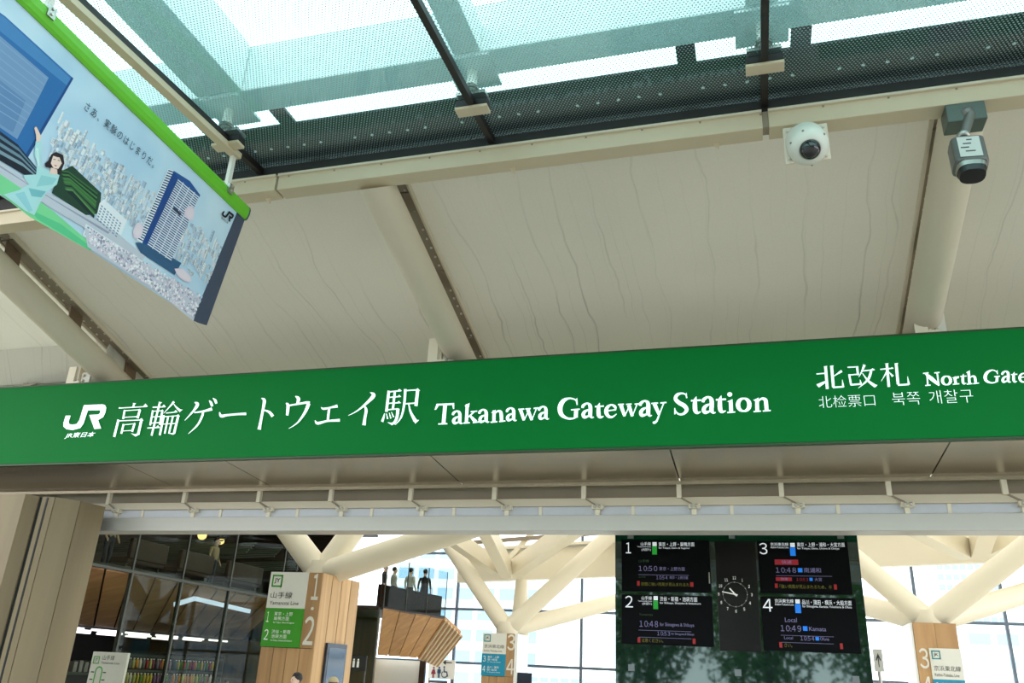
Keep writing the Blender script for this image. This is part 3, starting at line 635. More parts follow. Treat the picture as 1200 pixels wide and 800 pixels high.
for k in (-.008, 0):
    m.raw([buv(u, .07+bt(u), k) for u in us]+[buv(u, vb(u), k) for u in us], [(i, i+1, 26+i, 25+i) for i in range(24)])
m.raw([buv(u, vb(u), 0) for u in us]+[buv(u, vb(u), -.008) for u in us], [(i, i+1, 26+i, 25+i) for i in range(24)])
# printed sky: a soft two-tone tint of the print itself
sky_print = bpy.data.materials.new('printed_sky'); sky_print.use_nodes = True; nt = sky_print.node_tree
tc = nt.nodes.new('ShaderNodeTexCoord'); nz = nt.nodes.new('ShaderNodeTexNoise'); nz.inputs['Scale'].default_value = 1.6; nt.links.new(tc.outputs['Object'], nz.inputs['Vector'])
rp = nt.nodes.new('ShaderNodeValToRGB'); rp.color_ramp.elements[0].position = .35; rp.color_ramp.elements[1].position = .65
rp.color_ramp.elements[0].color = srgb((178, 208, 230))+(1,); rp.color_ramp.elements[1].color = srgb((204, 226, 240))+(1,)
nt.links.new(nz.outputs['Fac'], rp.inputs[0]); nt.links.new(rp.outputs[0], nt.nodes['Principled BSDF'].inputs['Base Color']); nt.nodes['Principled BSDF'].inputs['Roughness'].default_value = .45
m.build('banner_sheet', sky_print, ban)
m = MB(); va, vb1 = .0, vb(6.3)
m.prism([buv(6.165, .142, .004), buv(U1+.005, .085, .004), buv(U1, vb1-.01, .004), buv(6.2, vb1+.01, .004), buv(6.095, vb1+.02, .004)], NB*-.02); m.build('end_sleeve', slate, ban)
MB().hexa(slope_quad(-4.895, -4.805, -3, 5.98, zg(-3)-.14, zg(5.98)-.14, .06)).build('hanging_rail', beige, ban)
for y in (3.58, 5.93):
    MB().box((-4.885, y-.025, 5.99), (-4.845, y+.025, zg(y)-.138)).build('strap', steel if False else offwhite, ban)
    MB().box((-4.845, y-.035, 5.96-bt(y)), (-4.805, y+.035, 6.06-bt(y))).build('strap_clamp', steel, ban)
    for dz in (.03, .08): MB().lathe((-4.805, y, 5.96-bt(y)+dz), (1, 0, 0), [(.012, -.002), (.012, .01)], 8).build('strap_bolt', bolt_m, ban)
# ---- the printed picture (flat ink shapes on the sheet)
ink = print_mat('banner_ink', .5); LAY = [.0005]
def ipoly(mb, rgb, pts, uv=False, hole=False):
    LAY[0] += .000002; mb.col = srgb(rgb)
    q = pts if uv else [px2uv(*(p if p[0] > 0 else (-30, p[1]-20))) for p in pts]; mb.poly([buv(u, v, LAY[0]) for u, v in q])
def clipuv(u, v): return min(max(u, 2.4), 6.095+.07*max(0, (1.38-v)/1.24)), min(max(v, .13), vb(u)-.004)
def ink_part(name, mb): o = mb.build(name, ink, ban, fix=False); return o
m = MB()
ipoly(m, (46, 108, 170), [(0, 14), (6, 19), (86, 92), (62, 131), (33, 184), (0, 152)]); ipoly(m, (74, 132, 188), [(0, 17), (6, 21), (84, 93), (78, 100), (0, 32)]); ipoly(m, (120, 152, 190), [(0, 36), (57, 91), (40, 125), (20, 163), (0, 149)]); ipoly(m, (100, 136, 180), [(0, 90), (30, 118), (15, 155), (0, 146)])
ipoly(m, (24, 72, 132), [(86, 92), (84, 90), (30, 181), (33, 184)])
for i in range(9): a = i/9; ipoly(m, (138, 166, 200), [(0, 42+a*100), (55-a*30, 92+a*62), (55-a*30, 93+a*62), (0, 43.2+a*100)])
ink_part('printed_blue_building', m)
m = MB()   # pale city blocks, far rows first
rnd = random.Random(3)
for row in range(11):
    for i in range(64):
        t = (i+rnd.random())/64; s = 1-row/11
        bx = 52+(262-52)*t+s*14+rnd.uniform(-3, 3); by = 190+(352-190)*t-s*46+rnd.uniform(-4, 4)
        u, v = px2uv(bx, by); h = rnd.uniform(.018, .05)*(1+.5*s*rnd.random()); w = rnd.uniform(.02, .05)
        if rnd.random() < .08: h *= 2.1
        q_ = rnd.uniform(.74, .92); g = rnd.choice(((222, 228, 236), (210, 220, 232), (232, 236, 240), (192, 208, 226), (236, 234, 238), (178, 198, 220))); d = tuple(int(c*q_) for c in g)
        ipoly(m, g, [clipuv(u, v), clipuv(u+w, v), clipuv(u+w, v-h), clipuv(u, v-h)], True); ipoly(m, d, [clipuv(u+w*.62, v), clipuv(u+w, v), clipuv(u+w, v-h), clipuv(u+w*.62, v-h)], True)
        if rnd.random() < .6:
            for k in range(1, 4): ipoly(m, d, [clipuv(u+.004, v-h*k/4), clipuv(u+w*.58, v-h*k/4), clipuv(u+w*.58, v-h*k/4-.006), clipuv(u+.004, v-h*k/4-.006)], True)
ink_part('printed_city', m)
m = MB()   # terraces, roads, lawn and hedges in the lower left of the print
for i, c in enumerate(((30, 42, 64), (96, 126, 146), (24, 36, 56), (110, 138, 154), (28, 40, 58), (128, 152, 164), (22, 30, 46))):
    o = i*5.4; ipoly(m, c, [(0, 152+o), (20+o*.2, 169+o*.8), (42, 196+o*.35), (42, 202+o*.35), (0, 158+o)])
ipoly(m, (196, 200, 212), [(0, 190), (36, 214), (130, 268), (170, 300), (165, 306), (60, 244), (0, 205)]); ipoly(m, (150, 156, 176), [(0, 194), (36, 218), (128, 272), (126, 274), (0, 198)])
ipoly(m, (126, 212, 150), [(0, 204), (22, 219), (60, 246), (112, 290), (100, 291), (34, 254), (0, 224)]); ipoly(m, (92, 196, 140), [(36, 246), (70, 262), (110, 292), (104, 293), (42, 256)])
ipoly(m, (34, 66, 50), [(68, 202), (84, 194), (118, 226), (116, 250), (100, 252), (60, 226)])
for i in range(12):
    a = i/12; x, y = 70+(84-70)*a-8*a, 199+26*a
    ipoly(m, rnd.choice(((70, 124, 66), (92, 140, 84), (20, 44, 44), (56, 106, 60))), [(x, y), (x+9, y+1), (x+44-10*a, y+27+3*a), (x+43-10*a, y+30+3*a), (x+10, y+9)])
ink_part('printed_park', m)
m = MB()
ipoly(m, (232, 236, 242), [(116, 238), (121, 233), (148, 258), (141, 276), (112, 256)])
for i in range(7):
    for j in range(6): ipoly(m, (120, 140, 166), [(118+i*3.6-j*1.0, 240+i*3.3+j*3.0), (120+i*3.6-j*1.0, 241.8+i*3.3+j*3.0), (119.4+i*3.6-j*1.0, 243.2+i*3.3+j*3.0), (117.4+i*3.6-j*1.0, 241.4+i*3.3+j*3.0)])
ipoly(m, (224, 228, 236), [(100, 262), (176, 312), (170, 326), (96, 276)])
for i in range(22):
    for j in range(3): ipoly(m, (128, 140, 162), [(102+i*3.3-j*1.4, 265+i*2.2+j*3.8), (104.2+i*3.3-j*1.4, 266.5+i*2.2+j*3.8), (103.6+i*3.3-j*1.4, 268.4+i*2.2+j*3.8), (101.4+i*3.3-j*1.4, 267+i*2.2+j*3.8)])
ink_part('printed_low_blocks', m)
m = MB()
ipoly(m, (52, 92, 128), [(158, 284), (172, 284), (212, 308), (204, 322), (164, 296)])
ipoly(m, (232, 238, 244), [(196.5, 198), (203, 200), (166, 285), (159.5, 281)])
for i in range(30):
    a = i/30; ipoly(m, (40, 66, 108), [(196.8-36.5*a, 199+82*a), (202.5-36.5*a, 201+83*a), (202-36.5*a, 202.4+83*a), (196.3-36.5*a, 200.4+82*a)])
ipoly(m, (30, 72, 138), [(203, 200), (208.5, 208.5), (171.5, 287), (166, 284.5)]); ipoly(m, (38, 84, 150), [(203, 200), (222, 212), (234, 228.5), (233, 231), (208.5, 209.5)])
ipoly(m, (58, 88, 134), [(208.5, 209), (233, 229.5), (199.5, 306), (171.5, 287)])
for i in range(32):
    a = i/32; ipoly(m, (226, 234, 242), [(208-36.6*a, 210+77.5*a), (232.5-33*a, 230.5+76*a), (232-33*a, 231.6+76*a), (207.5-36.6*a, 211+77.5*a)])
for b in (.22, .5, .76): ipoly(m, (206, 218, 232), [(208.5+24.5*b, 209+20.5*b), (209.3+24.5*b, 209.6+20.5*b), (172.3+28*b, 287.6+19*b), (171.5+28*b, 287+19*b)])
ipoly(m, (40, 52, 78), [(203, 242), (212, 250), (210.5, 253), (201.5, 245)])
ink_part('printed_tower', m)
m = MB()   # blossom along the foot of the print and two drifting petals
ipoly(m, (200, 202, 216), [(98, 266), (150, 298), (205, 330), (234, 350), (226, 376), (190, 346.5), (130, 307.5), (102, 289)])
for i in range(1100):
    t = rnd.random(); bx = 104+(240-104)*t; by = 284+(381-284)*t-rnd.random()**1.5*(16+16*t); u, v = px2uv(bx, by); r = rnd.uniform(.006, .016)
    c = rnd.choice(((232, 222, 232), (240, 236, 240), (222, 206, 222), (206, 206, 218), (246, 242, 244), (176, 178, 196), (150, 150, 172)))
    ipoly(m, c, [clipuv(u+r*math.cos(k*1.2566+t), v+r*math.sin(k*1.2566+t)) for k in range(5)], True)
for cx, cy, w, h in ((222, 250, .07, .07), (214, 322, .13, .05), (161, 270, .06, .08)):
    u, v = px2uv(cx, cy)
    for q in range(5): ipoly(m, (226+q, 208+q*2, 222+q), [(u+w*(1-q*.12)*math.cos(k*.628)*rnd.uniform(.8, 1.1), v+h*(1-q*.12)*math.sin(k*.628)*rnd.uniform(.8, 1.1)) for k in range(10)], True)
ink_part('printed_blossom', m)
m = MB()   # printed woman with a raised arm
def f7(*pts): return [(x/7.27, 150+y/7.27) for x, y in pts]
ipoly(m, (240, 208, 192), f7((285, 0), (300, -14), (315, 10), (342, 66), (330, 145), (303, 150), (300, 60)))
ipoly(m, (176, 220, 222), f7((296, 110), (345, 120), (342, 330), (420, 368), (500, 400), (478, 480), (392, 545), (352, 600), (285, 742), (200, 700), (22, 565), (150, 530), (240, 480), (200, 430), (190, 400), (300, 395), (312, 300), (285, 230)))
ipoly(m, (120, 186, 194), f7((236, 510), (385, 540), (345, 590), (262, 580))); ipoly(m, (150, 206, 210), f7((345, 400), (480, 430), (440, 480), (300, 500))); ipoly(m, (206, 234, 234), f7((300, 170), (320, 170), (330, 320), (312, 330)))
ipoly(m, (150, 206, 214), f7((120, 560), (200, 540), (270, 700), (240, 715))); ipoly(m, (44, 34, 40), f7((470, 203), (530, 228), (542, 300), (505, 392), (470, 392), (440, 345), (380, 330), (376, 300), (402, 280), (432, 222)))
ipoly(m, (238, 204, 190), f7((428, 335), (480, 352), (482, 398), (412, 385))); ipoly(m, (242, 212, 200), f7((446, 236), (500, 250), (520, 300), (490, 347), (450, 342), (425, 300)))
ipoly(m, (60, 44, 46), f7((448, 262), (466, 266), (465, 271), (447, 268))); ipoly(m, (60, 44, 46), f7((486, 270), (503, 276), (502, 281), (485, 276))); ipoly(m, (206, 110, 110), f7((452, 312), (482, 318), (466, 328)))
ipoly(m, (52, 38, 44), f7((446, 234), (470, 222), (504, 250), (480, 248)))
ink_part('printed_figure', m)
m = MB(); m.col = srgb((40, 46, 60))
a = px2uv(97, 124); b = px2uv(183, 200.5)
du = (b[0]-a[0])/12
for i, ch in enumerate('さあ、実験のはじまりだ。'):
    m = MB(); vs_, fs_, gx, gX, gy, gY = glyphs(ch); m.raw([buv(a[0]+du*(i+v.x*.86), a[1]+.02-v.y*.088, .012) for v in vs_], fs_); m.c = [srgb((40, 46, 60))]*len(m.f); ink_part('printed_slogan_character', m)
m = MB(); m.col = srgb((18, 20, 28)); a = px2uv(259, 250); b = px2uv(270.5, 259.5); w = b[0]-a[0]
m.poly([buv(a[0]+(x-42)/503*w, a[1]+.02-(388-y)/503*w, .013) for x, y in LOGO]); put_text(m, 'JR東日本', buv(a[0]+w*.05, a[1]+.055, .013), (0, w*.7, 0), VD*-.028); m.c = [srgb((18, 20, 28))]*len(m.f); ink_part('printed_company_mark', m)

# ================================================================== SECURITY CAMERAS
c = at(945, 166, 6.36)
dc = thing('dome_camera', (c.x, 6.36, 5.80), 'white dome security camera on a square plate under the beige edge beam', 'camera')
MB().box((c.x-.185, 6.375, 5.815), (c.x+.185, 6.40, 6.19)).build('mounting_plate', mat('plate_beige', (224, 210, 190), .45), dc, .006)
ax = Vector((.05, -.62, -.78)).normalized(); b0 = Vector((c.x, 6.375, 6.01))
MB().lathe(b0, ax, [(.168, -.05), (.172, .06), (.168, .12), (.150, .17), (.118, .20), (.095, .21)], 40).build('housing', mat('camera_white', (222, 222, 210), .35), dc)
MB().ball(b0+ax*.205, .088, 28, 18).build('dome', mat('dome_black', (10, 10, 12), .05, spec=.8), dc)
for sx, sz in ((-.15, .15), (.15, .15), (-.15, -.15), (.15, -.15)): MB().lathe((c.x+sx, 6.375, 6.0+sz), (0, -1, 0), [(.014, -.002), (.014, .006), (.008, .01)], 10).build('screw', bolt_m, dc)
for a in (.5, 2.6, 4.7, 5.9):
    o = ax.orthogonal().normalized(); o2 = ax.cross(o); p = b0+ax*.15+(o*math.cos(a)+o2*math.sin(a))*.158; MB().ball(p, .011, 8, 6).build('housing_screw', taupe, dc)
q = at(1128, 132, 6.46)
bc = thing('bullet_camera', (q.x, 6.4, 5.5), 'grey bullet security camera hanging from a box bracket at the right pipe', 'camera')
MB().box((q.x-.15, 6.36, 6.03), (q.x+.15, 6.555, 6.21)).build('bracket_box', mat('grey_green_bracket', (84, 94, 86), .4, .3), bc, .01)
cg = mat('camera_grey', (120, 118, 112), .35, .4); p0 = Vector((q.x+.03, 6.38, 6.04)); p1 = at(1129, 160, 6.33); p2 = at(1138.5, 200, 6.22)
MB().lathe((q.x+.01, 6.372, 6.12), (0, -1, 0), [(.05, 0), (.045, .02), (.02, .03)], 16).build('bracket_knob', cg, bc)
MB().tube(p0+Vector((0, 0, .06)), p1, .042, .035, 16).build('neck', cg, bc); d = (p2-p1).normalized()
MB().lathe(p1-d*.02, d, [(.05, 0), (.05, .03), (.035, .04)], 18).build('swivel', steel, bc)
up = Vector((0, -1, .1)); m = MB(); sd = d.cross(up).normalized(); uu = sd.cross(d)
def ring_pts(c, w, h): return [c+sd*(w*math.cos(a))*(1 if abs(math.cos(a)) < .99 else 1)+uu*(h*math.sin(a)) for a in [2*math.pi*i/16+math.pi/16 for i in range(16)]]
def rr(c, w, h, k=.6): return [c+sd*(w*math.copysign(abs(math.cos(a))**k, math.cos(a)))+uu*(h*math.copysign(abs(math.sin(a))**k, math.sin(a))) for a in [2*math.pi*i/20 for i in range(20)]]
secs = [rr(p1+d*.05, .05, .05), rr(p1+d*.09, .095, .08), rr(p1+d*.11, .125, .10, .45), rr(p1+d*.37, .125, .10, .45), rr(p1+d*.385, .110, .095, .5)]
for s1, s2 in zip(secs[:-1], secs[1:]): m.raw(s1+s2, [(i, (i+1) % 20, 20+(i+1) % 20, 20+i) for i in range(20)], False)
m.poly(secs[0]); m.poly(secs[-1]); m.build('housing', mat('camera_dark_grey', (96, 96, 92), .4, .2), bc)
m = MB(); s1, s2 = rr(p1+d*.385, .108, .093, .6), rr(p1+d*.43, .104, .090, .7); m.raw(s1+s2, [(i, (i+1) % 20, 20+(i+1) % 20, 20+i) for i in range(20)], True); m.build('front_ring', steel, bc)
m = MB(); s1, s2 = rr(p1+d*.43, .100, .088, .7), rr(p1+d*.48, .092, .080, .8); m.raw(s1+s2, [(i, (i+1) % 20, 20+(i+1) % 20, 20+i) for i in range(20)], True); m.poly(s2); m.build('sun_hood', mat('hood_black', (8, 8, 9), .3), bc)
L0 = p1+d*.125+uu*.103; m = MB(); m.poly([L0-sd*.075, L0+sd*.085, L0+sd*.085+d*.235, L0-sd*.075+d*.235]); lab = m.build('rating_label', mat('label_silver', (206, 204, 196), .35, .2), bc)
m = MB()
for j, (a0, a1) in enumerate(((.03, .07), (.04, .10), (.06, .12), (.02, .09))): m.poly([L0+uu*.001-sd*.05+d*(.03+j*.045)+sd*a0, L0+uu*.001-sd*.05+d*(.03+j*.045)+sd*a1, L0+uu*.001-sd*.05+d*(.045+j*.045)+sd*a1, L0+uu*.001-sd*.05+d*(.045+j*.045)+sd*a0])
m.build('label_print', mat('label_ink', (70, 70, 70), .5), lab)

# ================================================================== INTERIOR: shell behind the gate
wf = MB().box((-32, 11.45, 5.0), (22, 11.6, 9.0)).build('wall_front', white); struct(wf, 'plain inner wall above the gate')
ri = MB().hexa(slope_quad(-32, 24, 11.5, 44, 9.0, 9.0, .03)).build('ceiling_inner', memb_in); struct(ri, 'bright translucent inner roof')
BWY = 40.0
gm = mat('mullion_grey', (92, 104, 116), .4, .3); pane_m = clear_glass('window_glass', (.93, .97, .98), .05)
bw = thing('window_1', (0, BWY, 0), 'tall glass end wall with grey mullions at the far side of the concourse', None, kind='structure')
VX = (-20.5, -14.3, -8.05, -1.8, 6.46, 9.80, 13.6, 17.5)
for x in VX: MB().box((x-.06, BWY-.08, 0), (x+.06, BWY+.08, 9)).build('mullion', gm, bw)
for z in (2.08, 4.53, 7.2): MB().box((-20.5, BWY-.07, z-.06), (17.5, BWY+.07, z+.06)).build('transom', gm, bw)
for a, b in zip(VX[:-1], VX[1:]):
    for z0, z1 in ((0, 2.02), (2.14, 4.47), (4.59, 7.14), (7.26, 9)): MB().box((a+.06, BWY-.01, z0), (b-.06, BWY+.01, z1)).build('pane', pane_m, bw)

# ---- city seen through the end wall
bl = mat('far_facade', (226, 230, 234), .6, var=.03); bwn = mat('far_window_blue', (150, 186, 216), .2, var=.1)
def tower(name_label, x0, x1, y, z0, z1, nx, nz, wz=.55):
    t = thing('office_building', ((x0+x1)/2, y+8, z0), name_label, 'building', 'office buildings beyond the glass wall')
    MB().box((x0, y, z0), (x1, y+16, z1)).build('walls', bl, t)
    dx = (x1-x0)/nx; dz = (z1-z0)/nz; w0 = None
    for i in range(nx):
        for j in range(nz):
            p = Vector((x0+dx*(i+.5), y, z0+dz*(j+.5)))
            if w0 is None: w0 = MB().box((p.x-dx*.38, y-.06, p.z-dz*wz/2), (p.x+dx*.38, y+.05, p.z+dz*wz/2)).build('window', bwn, t); ref = p
            else: copy_part(w0, t, p-ref)
tower('pale office block with blue windows left of the far three-four column', -42, -24, 95, 0, 16, 7, 7)
a = at(1097, 668, 110); b = at(1176, 705, 110); tower('high pale tower with blue window bands behind the right column branches', a.x, b.x, 110, 0, a.z+1, 8, 14)
a = at(1130, 735, 85); b = at(1200, 790, 85); tower('low pale building with blue windows at the far right', a.x, b.x+18, 85, 0, a.z, 10, 4, .5)
a = at(620, 790, 90); b = at(692, 800, 90); tower('low pale building with a blue window strip below the middle windows', a.x, b.x, 90, 0, a.z, 6, 2, .5)

# ---- skewed roof girder and braces
gl = Vector((-11.6, 32.55, 5.0)); gr = Vector((12, 22.8, 5.0)); gd = (gr-gl).normalized()
gir = thing('roof_girder', (gl+gr)/2, 'deep ivory roof girder running across the concourse above the windows', 'girder')
MB().bar(gl+Vector((0, 0, .55)), gr+Vector((0, 0, .55)), .35, 1.1).build('web', cream_lit, gir)
MB().bar(gl+Vector((0, 0, 1.2)), gr+Vector((0, 0, 1.2)), .8, .10).build('top_flange', cream_lit, gir)
MB().bar(gl+Vector((-.35, -.25, 1.5)), gr+Vector((-.35, -.25, 1.5)), .12, .14).build('cable_tray', taupe, gir)
def brace(a, b, w, label): tag(MB().bar(a, b, w, w*1.25).build('roof_brace', cream_lit), label, 'brace', 'ivory roof braces')
n1 = at(594, 669, 29.6); n2 = at(1143, 646, 24.5)
brace(n1, at(566, 612, 25.5), .42, 'steep ivory roof brace rising above the far three-four column')
brace(at(584, 667, 29.7), at(520, 622, 27), .40, 'ivory roof brace leaning left above the far three-four column')
brace(at(606, 665, 29.5), at(690, 606, 26), .46, 'ivory roof brace leaning right above the far three-four column')
brace(at(1132, 645, 24.6), at(1050, 604, 22), .40, 'ivory roof brace leaning left above the right column')
brace(at(1146, 644, 24.5), at(1160, 600, 22), .42, 'steep ivory roof brace above the right column')
brace(at(1155, 645, 24.5), at(1230, 606, 23), .34, 'thin ivory roof brace leaning right above the right column')
brace(at(590, 655, 31), at(556, 606, 31), .16, 'thin taupe rail left of the roof node'); brace(at(596, 655, 31), at(640, 606, 31), .14, 'thin taupe rail right of the roof node')

# ================================================================== COLUMNS with branching tubes
oak = wood('oak_boards', (186, 146, 98), (214, 176, 126), freq=6)
oak2 = wood('oak_front_boards', (168, 128, 86), (196, 156, 108), freq=6)
signw = mat('sign_offwhite', (224, 224, 214), .5, var=.02); numw = mat('number_grey_white', (226, 222, 208), .5)
inkb = mat('sign_ink', (34, 34, 38), .5); inkw = mat('sign_white_ink', (244, 246, 240), .5); jy = mat('line_green', (56, 150, 26), .5); jk = mat('line_blue', (18, 142, 178), .5); jyb = mat('badge_green', (70, 160, 60), .5); jkb = mat('badge_teal', (30, 140, 150), .5)
LX, LZ = Vector((1, 0, 0)), Vector((0, 0, 1))
def branches(t, top, ends, r):
    MB().lathe(top-Vector((0, 0, .25)), (0, 0, 1), [(r*1.25, 0), (r*1.3, .25), (r*1.1, .55)], 28).build('collar', cream_lit, t)
    for e in ends: MB().tube(top+Vector((0, 0, .05)), e, r, r*.92, 32).build('branch_tube', cream_lit, t)
def line_sign(t, x0, x1, z0, z1, y, badge, name, latin, rows, stripe, bmat):
    """upper white half with badge and line name, lower coloured half with platform rows"""
    zmid = z0+(z1-z0)*.51; w = x1-x0; h = z1-zmid
    s = MB().box((x0, y-.03, zmid), (x1, y, z1)).build('line_sign', signw, t); s['label'] = 'off-white line sign panel'
    m = MB().box((x0, y-.03, z0), (x1, y, zmid-.002)); l = m.build('direction_sign', stripe, t)
    yy = y-.034; bs = w*.28
    m = MB(); a = x0+w*.06; zt = z1-h*.08
    for q in ((a, zt-bs, a+bs, zt-bs*.86), (a, zt-bs*.14, a+bs, zt), (a, zt-bs, a+bs*.14, zt), (a+bs*.86, zt-bs, a+bs, zt)): m.box((q[0], yy-.002, q[1]), (q[2], yy, q[3]))
    m.build('badge_frame', bmat, s)
    m = MB(); put_text(m, badge, (a+bs*.22, yy, zt-bs*.72), LX*bs*.56, LZ*bs*.44, .02); m.build('badge_text', inkb, s, fix=False)
    m = MB(); put_text(m, name, (x0+w*.08, yy, zmid+h*.27), LX*min(w*.84, w*.19*len(name)), LZ*h*.17); put_text(m, latin, (x0+w*.08, yy, zmid+h*.09), LX*w*.76, LZ*h*.10); m.build('line_name', inkb, s, fix=False)
    hh = zmid-z0
    for k, (num, l1, l2, l3) in enumerate(rows):
        zr = zmid-hh*(.09+.46*k); m = MB()
        put_text(m, num, (x0+w*.06, yy, zr-hh*.28), LX*w*(.06 if num == '1' else .11), LZ*hh*.27); m.build('platform_number', inkw, l, fix=False); m = MB()
        put_text(m, l1, (x0+w*.25, yy, zr-hh*.11), LX*w*.48, LZ*hh*.10); put_text(m, l2, (x0+w*.25, yy, zr-hh*.23), LX*w*.40, LZ*hh*.10); put_text(m, l3, (x0+w*.25, yy, zr-hh*.32), LX*w*.55, LZ*hh*.06); m.build('destination', inkw, l, fix=False)
R12 = [('1', '東京・上野', '巣鴨方面', 'for Tokyo, Ueno & Sugamo'), ('2', '渋谷・新宿', '池袋方面', 'for Shibuya, Shinjuku & Ikebukuro')]
R34 = [('3', '東京・上野', '浦和・大宮方面', 'for Tokyo, Ueno, Urawa'), ('4', '品川・蒲田', '横浜・大船方面', 'for Shinagawa, Kamata')]
# -- column one-two
YA = 14.5; a0 = at(319, 670, YA); a1 = at(379, 671, YA); zt = a0.z; zl = at(330, 758, YA).z; XA0, XA1 = a0.x, a1.x; YA1 = YA+1.6
cA = thing('platform_column', ((XA0+XA1)/2, YA+.8, 0), 'oak-clad column with a green line sign and the numbers 1 and 2', 'column', 'oak-clad platform columns')
MB().box((XA0+.04, YA+.04, 0), (XA1-.04, YA1-.04, zt-.02)).build('core', dark, cA)
xs_ = at(363, 670, YA).x
MB().box((xs_, YA-.005, zl), (XA1, YA+.04, zt)).build('number_board', oak2, cA)
line_sign(cA, XA0, xs_, zl, zt, YA, 'JY', '山手線', 'Yamanote Line', R12, jy, jyb)
k = 4; wv = (XA1-XA0)/k
for i in range(k): MB().box((XA0+i*wv+.006, YA, 0), (XA0+(i+1)*wv-.006, YA+.045, zl-.01)).build('front_board', oak2, cA)
k = 4; wv = (YA1-YA)/k
for i in range(k): MB().box((XA1-.04, YA+i*wv+.012, 0), (XA1+.004, YA+(i+1)*wv-.012, zt)).build('side_board', oak, cA)
nb = XA1-xs_
for body, py0, py1, wd in (('1', 703, 672, .42), ('2', 756, 722, .62)):
    m = MB(); z0, z1 = at(372, py0, YA).z, at(372, py1, YA).z; put_text(m, body, (XA1-nb*.22-nb*wd, YA-.012, z0), LX*nb*wd*1.15, LZ*(z1-z0), .012); m.build('column_number', numw, cA, fix=False)
m = MB(); zc = at(372, 713, YA).z; m.lathe((xs_+nb*.55, YA-.006, zc), (0, -1, 0), [(.03, 0), (.03, .004)], 14); m.build('number_dot', numw, cA)
scr0 = atx(383, 752, XA1+.03); scr1 = atx(404, 756, XA1+.03)
sc = MB().box((XA1+.004, scr0.y, 1.0), (XA1+.06, scr1.y+.06, (scr0.z+scr1.z)/2)).build('notice_screen', mat('screen_frame', (34, 44, 60), .3), cA, .006)
MB().box((XA1+.058, scr0.y+.07, 1.06), (XA1+.064, scr1.y, (scr0.z+scr1.z)/2-.08)).build('screen_glass', mat('screen_dark', (24, 40, 56), .08, spec=.8), sc)
tA = Vector(((XA0+XA1)/2+.1, YA+.75, zt)); branches(cA, tA, (at(316, 592, YA+.6), at(436, 590, YA+1.2), at(640, 588, YA+.2)), .25)
# -- far column three-four
YB = 28; b0 = at(566.5, 741, YB); b1 = at(607, 742, YB); zt = b0.z; zl = at(564, 791, YB).z; xs_ = at(594, 741, YB).x
cB = thing('platform_column', ((b0.x+b1.x)/2, YB+.7, 0), 'distant oak column with a blue line sign and the numbers 3 and 4 near the picture middle', 'column', 'oak-clad platform columns')
MB().box((b0.x+.03, YB+.03, 0), (b1.x-.03, YB+1.4, zt-.02)).build('core', dark, cB)
line_sign(cB, b0.x, xs_, zl, zt, YB, 'JK', '京浜東北線', 'Keihin-Tohoku Line', R34, jk, jkb)
MB().box((xs_, YB, zl), (b1.x-.12, YB+.04, zt)).build('number_board', oak2, cB)
MB().box((b1.x-.10, YB, 0), (b1.x, YB+1.4, zt)).build('corner_post', white, cB)
for i in range(4): w_ = (b1.x-.1-b0.x)/4; MB().box((b0.x+i*w_+.008, YB, 0), (b0.x+(i+1)*w_-.008, YB+.04, zl-.01)).build('front_board', oak2, cB)
nb = b1.x-xs_
for body, py0, py1 in (('3', 762, 743), ('4', 790, 772)):
    m = MB(); z0, z1 = at(600, py0, YB).z, at(600, py1, YB).z; put_text(m, body, (xs_+nb*.10, YB-.02, z0), LX*nb*.68, LZ*(z1-z0), .012); m.build('column_number', numw, cB, fix=False)
MB().box((b1.x+.01, YB+.1, .9), (b1.x+.5, YB+.16, at(614, 788, YB).z)).build('notice_screen', mat('screen_frame', (34, 44, 60), .3), cB)
tB = Vector(((b0.x+b1.x)/2+.05, YB+.6, zt+.1)); branches(cB, tB, (at(506, 608, YB+1.5), at(742, 602, YB+1), at(770, 692, YB+6)), .29)
MB().lathe(Vector((tB.x, YB+2.2, zt)), (0, 0, 1), [(.35, 0), (.22, 2.0)], 20).build('rear_strut', cream_lit, cB); MB().tube((tB.x, YB+2.2, zt+1.9), (tB.x, YB+2.2, 5.2), .03, n=10).build('rear_rod', cream_lit, cB)
# -- right column three-four
YC = 21; c0 = at(1069, 729, YC); c1 = at(1120, 730, YC); zt = c0.z; s0_ = at(1088, 759, YC); zl = 1.30
cC = thing('platform_column', ((c0.x+c1.x)/2, YC+.6, 0), 'oak column with a blue line sign at the right edge, lower half cut off', 'column', 'oak-clad platform columns')
MB().box((c0.x+.03, YC+.03, 0), (c1.x-.03, YC+1.3, zt-.02)).build('core', dark, cC)
for i in range(2): w_ = (c1.x-c0.x)/2; MB().box((c0.x+i*w_+.003, YC, 0), (c0.x+(i+1)*w_-.003, YC+.04, zt)).build('front_board', oak2, cC)
MB().box((c0.x-.05, YC+.02, 0), (c0.x-.005, YC+1.3, zt-.01)).build('corner_post', white, cC)
line_sign(cC, s0_.x, c1.x+.01, zl, s0_.z, YC-.005, 'JK', '京浜東北線', 'Keihin-Tohoku Line', R34, jk, jkb)
nb = s0_.x-c0.x
for body, py0, py1 in (('3', 783, 759), ('4', 816, 792)):
    m = MB(); z0, z1 = at(1077, py0, YC).z, at(1077, py1, YC).z; put_text(m, body, (c0.x+nb*.18, YC-.012, z0), LX*nb*.72, LZ*(z1-z0), .012); m.build('column_number', numw, cC, fix=False)
tC = Vector(((c0.x+c1.x)/2, YC+.5, zt)); branches(cC, tC, (at(985, 640, YC+1), at(960, 696, YC+5), at(1240, 612, YC-.5), at(1260, 677, YC+4)), .26)

